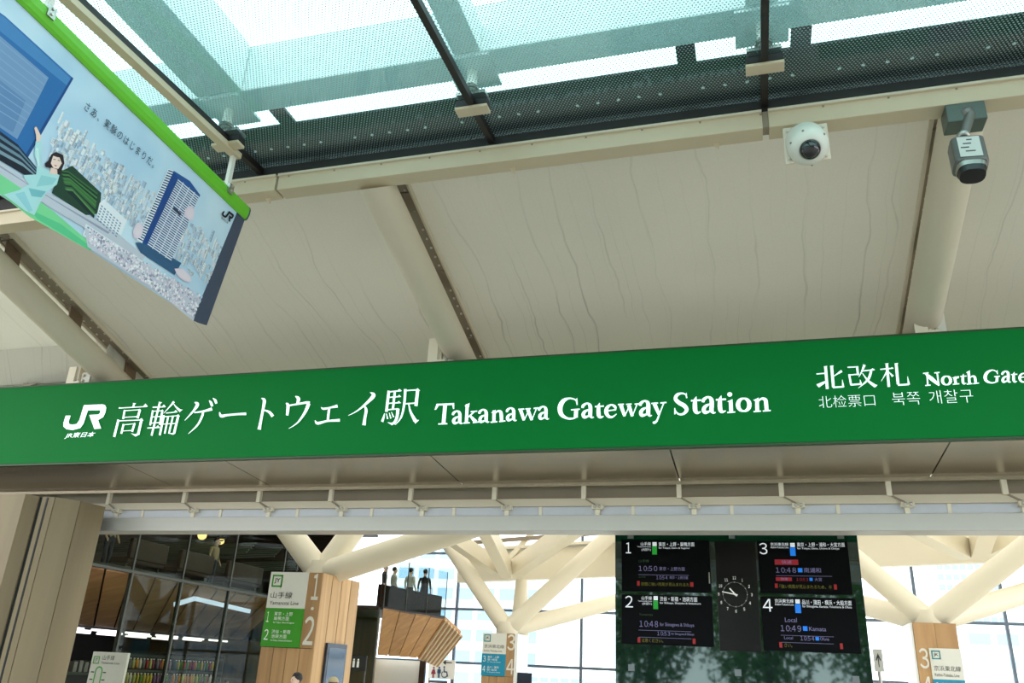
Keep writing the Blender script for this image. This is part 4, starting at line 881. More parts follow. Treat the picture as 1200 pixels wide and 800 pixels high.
# ================================================================== DEPARTURE BOARD on dark glass
DY = 13.0
def bd(px, py, k=0.0): return at(px, py, DY-k)
gx0, gx1 = bd(721, 640).x, bd(1005.5, 640).x
board_glass = bpy.data.materials.new('dark_mirror_glass'); board_glass.use_nodes = True; nt = board_glass.node_tree; p = nt.nodes['Principled BSDF']
p.inputs['Base Color'].default_value = (.006, .016, .016, 1); p.inputs['Roughness'].default_value = .03; p.inputs['Specular IOR Level'].default_value = 1.0; p.inputs['IOR'].default_value = 1.58; p.inputs['Specular Tint'].default_value = (.75, 1, .95, 1)
MATS['dark_mirror_glass'] = board_glass
db = thing('departure_board', ((gx0+gx1)/2, DY+.1, 0), 'dark glass departure board with four platform screens and a clock', 'departure board')
MB().box((gx0, DY, 0), (gx1, DY+.16, 4.25)).build('glass_panel', board_glass, db)
clipm = mat('fitting_grey', (120, 126, 128), .4, .5)
for px, py in ((739, 627.5), (857.5, 627.5), (985, 627.5), (740, 782), (865, 788), (1003, 796)): c = bd(px, py); MB().box((c.x-.045, DY-.02, c.z-.045), (c.x+.045, DY+.002, c.z+.045)).build('glass_fitting', clipm, db)
scr = mat('screen_black', (6, 7, 10), .4, spec=.08)
lw = glow('screen_white_text', (214, 220, 226), .75); ll = glow('screen_lilac_text', (112, 108, 150), .5); lg = glow('screen_green', (18, 140, 40), .7); lb = glow('screen_blue', (10, 112, 214), .8); lr = glow('screen_red', (130, 14, 30), .6); ly = glow('screen_yellow_text', (100, 96, 24), .5); lgd = glow('screen_dim_green', (34, 66, 34), .4); lrd = glow('screen_red_mark', (140, 20, 24), .5)
def screen(px0, py0, px1, py1, items, ox, oy, label):
    a, b = bd(px0, py0), bd(px1, py1)
    s = MB().box((a.x, DY-.06, b.z), (b.x, DY-.001, a.z)).build('platform_screen', scr, db, .004); s['label'] = label
    groups = {}
    for it in items:
        kind, mt, x0, y0, x1, y1 = it[:6]; q0 = at(ox+x0/5.333, oy+y1/5.333, DY-.063); q1 = at(ox+x1/5.333, oy+y1/5.333, DY-.063); q2 = at(ox+x0/5.333, oy+y0/5.333, DY-.063)
        m = MB(); groups[len(groups)] = (it[7] if len(it) > 7 else 'screen_text', mt.name, m)
        h = q2.z-q0.z; w = q1.x-q0.x; lift = .001 if kind == 't' else 0
        if kind == 't': put_text(m, it[6], (q0.x, DY-.0645, q0.z), LX*w, LZ*h)
        else: m.box((q0.x, DY-.0615, q0.z), (q0.x+w, DY-.0605, q0.z+h))
    for nm, mn, m in groups.values(): m.build(nm, MATS[mn], s, fix=False)
T_ = 't'; B_ = 'b'
screen(729, 633, 834, 694.5, [(T_, lw, 72, 82, 104, 150, '1', 'platform_number'), (T_, lw, 165, 80, 228, 101, '山手線'), (T_, lw, 142, 104, 228, 112, 'Yamanote Line'), (T_, lw, 170, 119, 228, 137, '(内回り)'), (B_, lw, 238, 80, 264, 104, '', 'line_badge'), (B_, lg, 236, 106, 266, 157, '', 'line_tag'), (T_, lw, 277, 80, 500, 106, '東京・上野・巣鴨方面'), (T_, lw, 277, 111, 470, 124, 'for Tokyo, Ueno & Sugamo'),
    (T_, lgd, 152, 188, 216, 206, '山手線'), (T_, ll, 152, 228, 268, 260, '10:50', 'departure_time'), (T_, ll, 280, 234, 440, 258, '東京・上野方面', 'departure_time'), (B_, ll, 150, 282, 465, 284, '', 'rule'), (T_, lgd, 152, 292, 195, 303, '山手線'), (T_, ll, 262, 290, 332, 312, '10:54', 'departure_time'), (T_, ll, 345, 292, 460, 310, '東京・上野方面', 'departure_time'), (B_, lrd, 142, 322, 158, 352, '', 'marker'), (B_, lrd, 474, 330, 494, 358, '', 'marker'), (T_, ly, 166, 330, 468, 352, '夜間に強い雨風が見込まれるた', 'message')], 720, 620, 'black screen for platform 1')
screen(729, 696.5, 837, 758, [(T_, lw, 68, 415, 116, 487, '2', 'platform_number'), (T_, lw, 170, 417, 234, 440, '山手線'), (T_, lw, 147, 443, 234, 451, 'Yamanote Line'), (T_, lw, 175, 456, 234, 474, '(外回り)'), (B_, lw, 245, 417, 271, 442, '', 'line_badge'), (B_, lg, 243, 445, 273, 498, '', 'line_tag'), (T_, lw, 284, 419, 518, 448, '渋谷・新宿・池袋方面'), (T_, lw, 284, 453, 540, 468, 'for Shibuya, Shinjuku & Ikebukuro'),
    (T_, lgd, 155, 524, 240, 538, 'Yamanote'), (T_, ll, 157, 570, 273, 608, '10:48', 'departure_time'), (T_, ll, 284, 582, 498, 610, 'for Shinagawa & Shibuya', 'departure_time'), (B_, ll, 150, 628, 480, 630, '', 'rule'), (T_, ll, 268, 638, 348, 662, '10:53', 'departure_time'), (T_, ll, 356, 645, 498, 663, 'for Shinagawa & Shibuya', 'departure_time'), (B_, ll, 150, 672, 480, 674, '', 'rule'), (B_, lrd, 145, 676, 162, 706, '', 'marker'), (B_, lrd, 490, 682, 508, 716, '', 'marker'), (T_, ly, 170, 680, 305, 704, '注意ください。', 'message')], 720, 620, 'black screen for platform 2')
screen(887, 634, 999, 697, [(T_, lw, 108, 85, 158, 156, '3', 'platform_number'), (T_, lw, 176, 83, 288, 103, '京浜東北線'), (T_, lw, 178, 107, 288, 118, 'Keihin-Tohoku Line'), (B_, lw, 300, 85, 328, 110, '', 'line_badge'), (B_, lb, 300, 113, 334, 165, '', 'line_tag'), (T_, lw, 342, 82, 640, 109, '東京・上野・浦和・大宮方面'), (T_, lw, 344, 113, 606, 128, 'for Tokyo, Ueno, Urawa & Omiya'),
    (B_, lr, 203, 188, 350, 221, '', 'train_type_tag'), (T_, ll, 245, 193, 308, 215, '快速', 'departure_time'), (T_, ll, 210, 238, 336, 270, '10:48', 'departure_time'), (B_, lb, 348, 242, 376, 268, '', 'stop_tag'), (T_, ll, 386, 240, 492, 270, '南浦和', 'departure_time'), (B_, ll, 210, 288, 560, 290, '', 'rule'), (B_, lr, 210, 299, 310, 322, '', 'train_type_tag'), (T_, ll, 240, 302, 284, 318, '快速', 'departure_time'), (T_, lr, 338, 304, 412, 322, '10:53', 'departure_time'), (B_, lb, 420, 303, 440, 322, '', 'stop_tag'), (T_, ll, 452, 302, 498, 324, '大宮', 'departure_time'), (B_, lrd, 204, 338, 222, 366, '', 'marker'), (B_, lrd, 574, 344, 592, 376, '', 'marker'), (T_, ly, 234, 344, 560, 368, '「強い雨風が見込まれるため、半', 'message')], 870, 620, 'black screen for platform 3')
screen(891, 699, 1009, 766, [(T_, lw, 130, 434, 190, 513, '4', 'platform_number'), (T_, lw, 203, 434, 320, 458, '京浜東北線'), (T_, lw, 205, 462, 320, 474, 'Keihin-Tohoku Line'), (B_, lw, 332, 438, 360, 463, '', 'line_badge'), (B_, lb, 332, 467, 368, 522, '', 'line_tag'), (T_, lw, 374, 439, 683, 470, '品川・蒲田・横浜・大船方面'), (T_, lw, 376, 473, 684, 491, 'for Shinagawa, Kamata, Yokohama & Ofuna'),
    (T_, ll, 267, 551, 341, 579, 'Local', 'departure_time'), (T_, ll, 240, 598, 368, 636, '10:49', 'departure_time'), (B_, lb, 380, 605, 408, 633, '', 'stop_tag'), (T_, ll, 418, 608, 524, 634, 'Kamata', 'departure_time'), (B_, ll, 240, 660, 570, 662, '', 'rule'), (T_, ll, 262, 668, 316, 686, 'Local', 'departure_time'), (T_, ll, 364, 666, 450, 694, '10:54', 'departure_time'), (B_, lb, 458, 672, 480, 694, '', 'stop_tag'), (T_, ll, 486, 674, 542, 694, 'Ofuna', 'departure_time'), (B_, ll, 240, 704, 570, 706, '', 'rule'), (B_, lrd, 232, 704, 250, 738, '', 'marker'), (B_, lrd, 612, 712, 630, 748, '', 'marker'), (T_, ly, 264, 710, 312, 736, 'さい。', 'message')], 870, 620, 'black screen for platform 4')
a, b = bd(835.5, 634), bd(889, 764)
ck = MB().box((bd(838, 640).x, DY-.05, b.z), (bd(885, 640).x, DY-.001, a.z)).build('clock_panel', mat('clock_black', (16, 16, 16), .2, spec=.25), db, .004); ck['label'] = 'black panel with a round clock'
cc = bd(861.5, 696.2, .055); rad = (bd(875.8, 696.2, .055)-cc).x; m = MB()
for k in range(60):
    a = k*math.pi/30; r = .007 if k % 5 == 0 else .0035
    q = Vector((cc.x+rad*math.sin(a), DY-.052, cc.z+rad*math.cos(a))); m.box((q.x-r, q.y-.001, q.z-r), (q.x+r, q.y, q.z+r))
o = m.build('minute_dots', glow('clock_dim', (150, 150, 146), .3), ck); o['kind'] = 'stuff'
for k in range(1, 13):
    a = k*math.pi/6; q = Vector((cc.x+rad*1.36*math.sin(a), DY-.053, cc.z+rad*1.36*math.cos(a))); m = MB(); h = rad*.24; w = h*(.55 if k < 10 else 1.1)
    put_text(m, str(k), (q.x-w/2, q.y, q.z-h/2), LX*w*(.5 if k == 1 else 1), LZ*h, .01); m.build('hour_numeral', glow('clock_white', (220, 220, 214), .5), ck, fix=False)
for nm, px, py, w, back in (('minute_hand', 846.2, 693, .014, .2), ('hour_hand', 855, 689, .018, .3)):
    e = bd(px, py, .056); d_ = e-cc; s_ = cc-d_*back; MB().bar((s_.x, DY-.056-(.002 if nm[0] == 'h' else 0), s_.z), (e.x, DY-.056-(.002 if nm[0] == 'h' else 0), e.z), .003, w, up=(0, 0, 1) if abs(d_.x) > abs(d_.z)*.3 else (1, 0, 0)).build(nm, glow('clock_white', (220, 220, 214), .5), ck)
MB().lathe((cc.x, DY-.05, cc.z), (0, -1, 0), [(.014, 0), (.014, .012)], 14).build('hub', MATS['clock_white'], ck)
q = bd(831.5, 677); MB().box((q.x-.008, DY-.068, bd(831, 684).z), (q.x+.008, DY-.06, bd(831, 671).z)).build('edge_glint', steel, db)

# ---- small arrow sign right of the board
AY = 17.0; a, b = at(1022.5, 760, AY), at(1036.5, 787, AY)
asn = thing('arrow_sign', ((a.x+b.x)/2, AY, 0), 'small grey upright sign with a black up arrow right of the departure board', 'sign')
MB().box((a.x, AY, b.z), (b.x, AY+.03, a.z)).build('plate', mat('arrow_plate', (196, 196, 190), .5), asn)
MB().tube(((a.x+b.x)/2, AY+.06, 0), ((a.x+b.x)/2, AY+.06, a.z-.05), .03, n=12).build('post', steel, asn)
cx = (a.x+b.x)/2; w = b.x-a.x; h = a.z-b.z; zc = (a.z+b.z)/2; m = MB()
m.prism([(cx-w*.045, AY-.004, zc-h*.30), (cx+w*.045, AY-.004, zc-h*.30), (cx+w*.045, AY-.004, zc+h*.12), (cx+w*.22, AY-.004, zc-h*.04), (cx+w*.27, AY-.004, zc+h*.03), (cx, AY-.004, zc+h*.32), (cx-w*.27, AY-.004, zc+h*.03), (cx-w*.22, AY-.004, zc-h*.04), (cx-w*.045, AY-.004, zc+h*.12)], (0, .003, 0)); m.build('arrow', inkb, asn)

# ================================================================== SHOP AND MEZZANINE at the left
FX = -15.6
fa, fb, fc, fd = (atx(155, 668, FX), atx(213, 681, FX), atx(268, 692, FX), atx(327, 702, FX))
ZM = (fa.z+fb.z+fc.z)/3
YSTOP = 26.6
fm = mat('shop_mullion', (66, 70, 64), .5, .1); shop_glass = clear_glass('shop_glass', (.74, .78, .72), .018, fresnel=False)
wd = wood('walnut_soffit', (158, 116, 74), (190, 146, 98), axis=0, freq=3.5)
sf = thing('window_2', (FX, 22, 0), 'shop front of tall glass panes with thin dark mullions', None, kind='structure')
ys_ = [fa.y, fb.y, fc.y, fd.y, YSTOP]
for y in ys_: MB().box((FX-.05, y-.035, 0), (FX+.05, y+.035, ZM)).build('mullion', fm, sf)
for a, b in zip(ys_[:-1], ys_[1:]): MB().box((FX-.008, a+.035, 0), (FX+.008, b-.035, ZM-.05)).build('pane', shop_glass, sf)
MB().box((FX-.04, 11.8, ZM-.035), (FX+.04, YSTOP, ZM+.035)).build('head_rail', fm, sf)
# sloping timber bulkhead: boards side by side
XL = -21.0; ZL = (atx(180, 740, XL).z+atx(300, 751, XL).z)/2
bk = thing('ceiling_bulkhead', (XL, 20, ZL), 'sloping walnut board bulkhead above the shop', None, kind='structure')
for i in range(15):
    y = 11.9+i*.95
    MB().hexa([(XL, y+.035+6.0, ZL), (FX-.10, y+.035, ZM-.07), (FX-.10, y+.915, ZM-.07), (XL, y+.915+6.0, ZL), (XL, y+.035+6.0, ZL+.04), (FX-.10, y+.035, ZM-.03), (FX-.10, y+.915, ZM-.03), (XL, y+.915+6.0, ZL+.04)]).build('board', wd, bk)
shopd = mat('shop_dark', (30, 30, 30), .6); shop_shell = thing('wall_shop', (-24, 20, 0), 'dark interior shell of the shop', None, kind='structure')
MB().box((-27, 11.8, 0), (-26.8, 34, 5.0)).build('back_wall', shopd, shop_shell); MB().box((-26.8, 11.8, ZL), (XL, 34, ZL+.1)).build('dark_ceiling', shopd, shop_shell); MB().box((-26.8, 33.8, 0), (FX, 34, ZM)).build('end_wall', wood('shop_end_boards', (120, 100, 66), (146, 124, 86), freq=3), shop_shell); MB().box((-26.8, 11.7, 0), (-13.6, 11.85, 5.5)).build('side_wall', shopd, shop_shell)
# mezzanine slab, back wall, ceiling
mz = thing('floor_mezzanine', (-21, 20, ZM-.02), 'dark mezzanine floor above the shop', None, kind='structure')
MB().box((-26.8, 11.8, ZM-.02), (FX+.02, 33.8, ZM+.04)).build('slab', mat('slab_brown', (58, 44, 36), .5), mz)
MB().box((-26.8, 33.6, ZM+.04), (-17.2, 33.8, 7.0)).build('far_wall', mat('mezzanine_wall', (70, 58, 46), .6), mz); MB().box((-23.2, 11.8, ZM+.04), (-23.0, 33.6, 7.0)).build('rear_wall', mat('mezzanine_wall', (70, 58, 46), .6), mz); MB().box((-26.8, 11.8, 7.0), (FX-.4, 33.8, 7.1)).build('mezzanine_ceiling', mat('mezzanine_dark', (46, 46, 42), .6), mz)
bal_glass = clear_glass('balustrade_glass', (.72, .76, .72), .012, fresnel=False); ba = thing('balustrade', (FX, 20, ZM+.05), 'long glass balustrade of the mezzanine above the shop front', 'balustrade')
ye = [11.9, 14.0, 16.2]+ys_
for a, b in zip(ye[:-1], ye[1:]): MB().box((FX-.01, a+.02, ZM+.05), (FX+.01, b-.02, ZM+1.75)).build('pane', bal_glass, ba)
for y in ye: MB().box((FX-.02, y-.02, ZM+.05), (FX+.02, y+.035, ZM+1.75)).build('joint', fm, ba)
MB().box((FX-.04, 11.9, ZM+.05), (FX-.015, YSTOP, ZM+.10)).build('base_channel', fm, ba)
# low dark benches behind the balustrade
for i, (y0, y1) in enumerate(((18.9, 20.4), (21.0, 22.6), (23.4, 25.4))):
    t = thing('bench_seat', (-16.6, (y0+y1)/2, ZM+.04), ('dark brown bench behind the first glass pane of the mezzanine', 'dark brown bench behind the second glass pane of the mezzanine', 'dark brown bench behind the mezzanine glass beside the oak column')[i], 'bench', 'dark benches on the mezzanine'); bn = mat('bench_brown', (64, 46, 38), .6)
    MB().box((-16.9, y0, ZM+.30), (-16.2, y1, ZM+.46)).build('seat', bn, t, .03); MB().box((-16.28, y0, ZM+.40), (-16.14, y1, ZM+.95)).build('backrest', bn, t, .03)
    for y in (y0+.1, y1-.1): MB().box((-16.8, y-.04, ZM+.04), (-16.3, y+.04, ZM+.30)).build('leg', fm, t)
for i, (px, py, l) in enumerate(((237, 627, 'larger round warm pendant lamp glowing behind the mezzanine glass'), (259, 634, 'smaller warm pendant lamp right of the larger one behind the mezzanine glass'))):
    p = atx(px, py, -18.2); t = thing('pendant_lamp', (p.x, p.y, p.z-.15), l, 'lamp', 'warm pendant lamps on the mezzanine')
    MB().ball(p, .15 if i == 0 else .11, 20, 14).build('globe', glow('warm_lamp', (255, 214, 130), 4.0), t); MB().tube(p+Vector((0, 0, .1)), (p.x, p.y, 7.0), .012, n=8).build('cord', fm, t)
# pale slatted ceiling rafts of the mezzanine hall
raft = mat('raft_grey_green', (112, 122, 110), .5)
for i in range(7):
    y = 18.5+i*1.9; z = ZM+1.25+.12*(i % 3); t = thing('ceiling_raft', (-20, y, z), ('first', 'second', 'third', 'fourth', 'fifth', 'sixth', 'seventh')[i]+' pale slatted ceiling raft from the gate above the mezzanine', 'ceiling raft', 'slatted rafts over the mezzanine')
    for k in range(5): MB().bar((-22.6, y+k*.13, z+.1*k), (-18.0, y+.9+k*.13, z+.35+.1*k), .06, .05).build('slat', raft, t)
# shop tube lights
ORD = ('first', 'second', 'third', 'fourth', 'fifth', 'sixth', 'seventh', 'eighth', 'ninth')
tl_ = glow('tube_white', (255, 246, 250), 3.2); proto = None
for r, (X, dz) in enumerate(((-21.3, 0), (-22.9, 0), (-24.8, 0))):
    for i in range(9):
        y = 17.4+i*1.62+r*.5; p = Vector((X, y, ZL-.10))
        if proto is None: proto = MB().tube(p, p+Vector((0, 1.25, 0)), .036, n=10).build('tube_light', tl_); ref = p; o = proto
        else: o = proto.copy(); COL.objects.link(o); o.location = proto.location+(p-ref)
        tag(o, ORD[i]+' white tube light from the gate in the '+('front', 'middle', 'rear')[r]+' row under the shop ceiling', 'light', 'tube lights in the shop, '+('front row', 'middle row', 'rear row')[r])
# glowing chevron bars added to stand for a reflection in the shop glass
p = atx(248, 706, FX-.8); t = thing('chevron_reflection', (p.x, p.y, p.z), 'bluish white glowing chevron standing for a reflection in the shop glass', 'light'); gl_ = glow('chevron_white', (206, 224, 255), 1.6)
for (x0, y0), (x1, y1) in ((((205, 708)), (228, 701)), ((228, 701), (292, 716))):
    a, b = atx(x0, y0, FX-.8), atx(x1, y1, FX-.8); MB().bar(a, b, .10, .12).build('reflection_bar', gl_, t)
# drink shelves
SXX = -19.6; s0_, s1_ = atx(146, 782, SXX), atx(247, 782, SXX)
shf = thing('drink_shelf', (SXX, (s0_.y+s1_.y)/2, 0), 'dark shop shelf unit filled with drink bottles', 'shelf')
zz = [atx(150, 782.5, SXX).z, atx(150, 799, SXX).z]; zz = [zz[0], zz[0]-.45, zz[0]-.90]
MB().box((SXX-.35, s0_.y-.2, zz[0]+.42), (SXX+.12, s1_.y+.6, zz[0]+.45)).build('top_board', fm, shf)
for z in zz[:2]:
    MB().box((SXX+.02, s0_.y-.15, z+.395), (SXX+.05, s1_.y+.55, z+.415)).build('shelf_light', glow('shelf_led', (255, 248, 236), 6.0), shf)
    MB().box((SXX+.10, s0_.y-.2, z+.35), (SXX+.12, s1_.y+.6, z+.45)).build('shelf_lip', fm, shf)
for z in zz: MB().box((SXX-.35, s0_.y-.2, z-.03), (SXX+.12, s1_.y+.6, z)).build('shelf_board', fm, shf)
for y in (s0_.y-.2, (s0_.y+s1_.y)/2, s1_.y+.6): MB().box((SXX-.38, y-.03, 0), (SXX+.1, y+.03, zz[0]+.5)).build('upright', fm, shf)
MB().box((SXX-.40, s0_.y-.2, 0), (SXX-.36, s1_.y+.6, zz[0]+.5)).build('back', shopd, shf)
bcols = ((214, 186, 60), (96, 150, 60), (190, 60, 60), (230, 226, 214), (150, 110, 150), (224, 150, 60), (120, 130, 140), (200, 206, 120), (170, 70, 100))
bmesh_ = []
for i, c in enumerate(bcols):
    m = MB(); m.lathe((0, 0, 0), (0, 0, 1), [(.045, 0), (.05, .02), (.05, .20), (.035, .25), (.022, .28)], 10); m.cur = 1; m.lathe((0, 0, .28), (0, 0, 1), [(.026, 0), (.026, .035)], 10)
    bmesh_.append(m.mesh('bottle', [mat('drink_%d' % i, c, .3, emit=c, estr=.0), white], (0, 0, 0)))
cname = ('yellow', 'green', 'red', 'white', 'purple', 'orange', 'grey', 'lime', 'pink'); ny = int((s1_.y-s0_.y+.6)/.165)
for r, z in enumerate(zz[:2]):
    for i in range(ny):
        k = rnd.randrange(9); o = bpy.data.objects.new('drink_bottle', bmesh_[k]); COL.objects.link(o); o.location = (SXX-.02+rnd.uniform(-.02, .02), s0_.y-.1+i*.165, z); ORG[o.name] = o.location.copy()
        tag(o, cname[k]+' drink bottle with white cap on the '+('top shelf' if r == 0 else 'second shelf')+' of the shop', 'bottle', cname[k]+' bottles on the '+('top' if r == 0 else 'second')+' drink shelf')
# packed goods at the far left of the shop
for i in range(5):
    p = atx(82+i*6.5, 790+i*.6, -18.5); o = MB().box((p.x-.12, p.y-.07, 1.15), (p.x+.12, p.y+.07, 1.42+.03*(i % 2))).build('snack_carton', mat('carton_grey', (132, 132, 126), .5), None, .01); tag(o, ('first', 'second', 'third', 'fourth', 'fifth')[i]+' small grey carton from the wooden pillar on the shop counter', 'carton', 'grey cartons on the shop counter')
p0, p1 = atx(74, 795, -18.5), atx(114, 797, -18.5); t = thing('shop_counter', (-18.6, (p0.y+p1.y)/2, 0), 'dark shop counter at the far left behind the map sign', 'counter'); MB().box((-19.0, p0.y-1, 1.08), (-18.2, p1.y+.3, 1.15)).build('worktop', fm, t); MB().box((-18.95, p0.y-.95, 0), (-18.3, p1.y+.25, 1.08)).build('body', shopd, t)

# ---- route map sign in front of the shop
MY = 12.9; a, b = at(109.5, 763, MY), at(150.5, 764, MY); ms = thing('route_map_sign', ((a.x+b.x)/2, MY, 0), 'off-white route map sign with a green line loop in front of the shop', 'sign')
w = b.x-a.x; MB().box((a.x, MY, .5), (b.x, MY+.06, a.z)).build('panel', mat('map_panel', (196, 198, 182), .5), ms, .006); MB().box((a.x+.1, MY+.01, 0), (b.x-.1, MY+.05, .5)).build('foot', steel, ms)
yy = MY-.003; bs = w*.17; m = MB(); xa, zt = a.x+w*.06, a.z-w*.10
for q in ((xa, zt-bs, xa+bs, zt-bs*.88), (xa, zt-bs*.12, xa+bs, zt), (xa, zt-bs, xa+bs*.12, zt), (xa+bs*.88, zt-bs, xa+bs, zt)): m.box((q[0], yy-.002, q[1]), (q[2], yy, q[3]))
m.build('badge_frame', jyb, ms); m = MB(); put_text(m, 'JY', (xa+bs*.25, yy, zt-bs*.75), LX*bs*.5, LZ*bs*.5); put_text(m, '山手線', (xa+bs*1.45, yy, zt-bs*.45), LX*w*.34, LZ*w*.11); put_text(m, 'Yamanote Line', (xa+bs*1.4, yy, zt-bs*.95), LX*w*.52, LZ*w*.05); m.build('map_heading', inkb, ms, fix=False)
m = MB(); cx, cz = a.x+w*.28, zt-bs*1.9; pts = [(cx+w*.09*math.cos(k), cz+w*.09*math.sin(k)) for k in [math.pi*i/10 for i in range(11)]]; pts = [(pts[0][0], cz-.9)]+pts+[(pts[-1][0], cz-.9)]
for (x0, z0), (x1, z1) in zip(pts[:-1], pts[1:]): m.bar((x0, yy, z0), (x1, yy, z1), .004, w*.035, up=(0, 1, 0)) if False else m.poly([Vector((x0, yy, z0))+Vector((-(z1-z0), 0, x1-x0)).normalized()*w*.018, Vector((x1, yy, z1))+Vector((-(z1-z0), 0, x1-x0)).normalized()*w*.018, Vector((x1, yy, z1))-Vector((-(z1-z0), 0, x1-x0)).normalized()*w*.018, Vector((x0, yy, z0))-Vector((-(z1-z0), 0, x1-x0)).normalized()*w*.018])
m.build('route_loop', jyb, ms, fix=False)
for i in range(6):
    for sx in (-1, 1): MB().box((cx+sx*w*.17-w*.045, yy-.002, cz-.03-i*.12), (cx+sx*w*.17+w*.045, yy, cz-.012-i*.12)).build('stop_name', inkb, ms)

# ---- open balcony with sloped timber underside
e1 = atz(449, 712, ZM); e2 = atz(521, 723.5, ZM); ed = (e2-e1); ed.z = 0; L_ = ed.length; ed.normalize(); en = Vector((-ed.y, ed.x, 0))   # inward
bc_ = thing('balcony', e1, 'timber-clad balcony with sloped underside and slatted end near the restroom sign', 'balcony')
MB().prism([e1+Vector((0, 0, -.06)), e2+Vector((0, 0, -.06)), e2+en*3.2+Vector((0, 0, -.06)), e1+en*3.2+Vector((0, 0, -.06))], (0, 0, .12)).build('deck', mat('slab_brown', (58, 44, 36), .5), bc_)
oakb = wood('balcony_boards', (170, 122, 70), (196, 148, 92), axis=0, freq=4)
l1 = atp(442, 767, e1+en*2.0, en); l2 = atp(490, 771, e1+en*2.0, en); zb = (l1.z+l2.z)/2; nbd = 4
for i in range(nbd):
    f0, f1 = i/nbd, (i+1)/nbd; g_ = .006
    A, B_2 = e1.lerp(e2, f0+g_), e1.lerp(e2, f1-g_); C_, D_ = l1.lerp(l2, f1-g_), l1.lerp(l2, f0+g_)
    A, B_2, C_, D_ = [Vector((q.x, q.y, z)) for q, z in ((A, ZM-.06), (B_2, ZM-.06), (C_, zb), (D_, zb))]; up3 = Vector((0, 0, .05))
    MB().hexa([A, B_2, C_, D_, A+up3, B_2+up3, C_+up3, D_+up3]).build('soffit_board', oakb, bc_)
zb3 = Vector((0, 0, .06))
MB().hexa([Vector((e1.x, e1.y, ZM-.06))+zb3, Vector((e2.x, e2.y, ZM-.06))+zb3, Vector((l2.x, l2.y, zb))+zb3, Vector((l1.x, l1.y, zb))+zb3, Vector((e1.x, e1.y, ZM))+zb3, Vector((e2.x, e2.y, ZM))+zb3, Vector((l2.x, l2.y, zb+.06))+zb3, Vector((l1.x, l1.y, zb+.06))+zb3]).build('soffit_backing', shopd, bc_)
MB().hexa([Vector((l2.x, l2.y, zb+.12)), Vector((e2.x, e2.y, ZM-.02)), at(541, 745, e2.y+1.2)+Vector((-.1, .15, .1)), at(512, 780, l2.y+1.2)+Vector((-.1, .15, .1)), Vector((l2.x, l2.y+.05, zb+.2)), Vector((e2.x, e2.y+.05, ZM+.06)), at(541, 745, e2.y+1.2)+Vector((-.1, .2, .2)), at(512, 780, l2.y+1.2)+Vector((-.1, .2, .2))]).build('end_backing', oakb, bc_)
slw = mat('slat_pale', (226, 206, 176), .5); a_lo, a_hi = Vector((l2.x, l2.y, zb)), Vector((e2.x, e2.y, ZM-.06)); b_lo, b_hi = at(512, 780, l2.y+1.2), at(541, 745, e2.y+1.2)
for i in range(13):
    f0 = i/12; MB().bar(a_lo.lerp(b_lo, f0), a_hi.lerp(b_hi, f0), .07, .10).build('end_slat', slw if i % 2 else oakb, bc_)
bp = MB()
for k in range(3): A, B_2 = e1.lerp(e2, k/3+.004), e1.lerp(e2, (k+1)/3-.004); MB().prism([A+Vector((0, 0, .06)), B_2+Vector((0, 0, .06)), B_2+en*.02+Vector((0, 0, .06)), A+en*.02+Vector((0, 0, .06))], (0, 0, 1.72)).build('glass_pane', bal_glass, bc_)
for k in range(4): A = e1.lerp(e2, k/3); MB().tube(A+Vector((0, 0, 0)), A+Vector((0, 0, 1.78)), .02, n=8).build('glass_post', fm, bc_)
MB().bar(e1+en*.25+Vector((0, 0, .45)), e2+en*.25+Vector((0, 0, .45)), .12, .75).build('parapet_bench', mat('parapet_brown', (48, 34, 24), .8, spec=.1), bc_)
# glass return between the shop and the balcony
rg = thing('window_3', (e1.x-.3, e1.y, 0), 'clear glass return pane beside the balcony', None, kind='structure'); q0, q1 = Vector((FX, YSTOP, 0)), Vector((e1.x-.1, e1.y-.1, 0))
MB().bar(q0+Vector((0, 0, ZM/2)), q1+Vector((0, 0, ZM/2)), .02, ZM-.1).build('pane', shop_glass, rg); MB().tube(q1, q1+Vector((0, 0, ZM)), .035, n=8).build('edge_post', fm, rg)
# white panel, dark post and restroom sign under the balcony
NY = l2.y+.2; a, b = at(441, 769, NY), at(490, 800, NY); t = thing('notice_wall', ((a.x+b.x)/2, NY, 0), 'bright white notice wall below the balcony', 'panel'); MB().box((a.x, NY, 0), (b.x, NY+.1, a.z-.10)).build('panel', white, t)
MB().box((b.x+.02, NY-.05, 0), (b.x+.26, NY+.1, a.z-.10)).build('edge_post', mat('post_brown', (52, 36, 28), .5), t)
q = at(465, 767, NY-.35); o = MB().box((at(441, 769, NY-.3).x, NY-.36, a.z-.02), (b.x, NY-.30, a.z+.03)).build('cove_light', glow('cove_white', (255, 250, 238), 7.0)); tag(o, 'slim white strip light under the balcony above the notice wall', 'light')
RY = NY+1.4; a, b = at(503, 772, RY), at(532, 800, RY); rs = thing('restroom_sign', ((a.x+b.x)/2, RY, 0), 'white restroom sign with figures, wheelchair and left arrow below the balcony', 'sign')
MB().box((a.x, RY, 1.35), (b.x, RY+.05, a.z)).build('plate', white, rs); MB().box((a.x+.02, RY, 0), (a.x+.1, RY+.05, 1.35)).build('post', steel, rs); MB().box((b.x-.1, RY, 0), (b.x-.02, RY+.05, 1.35)).build('post', steel, rs)
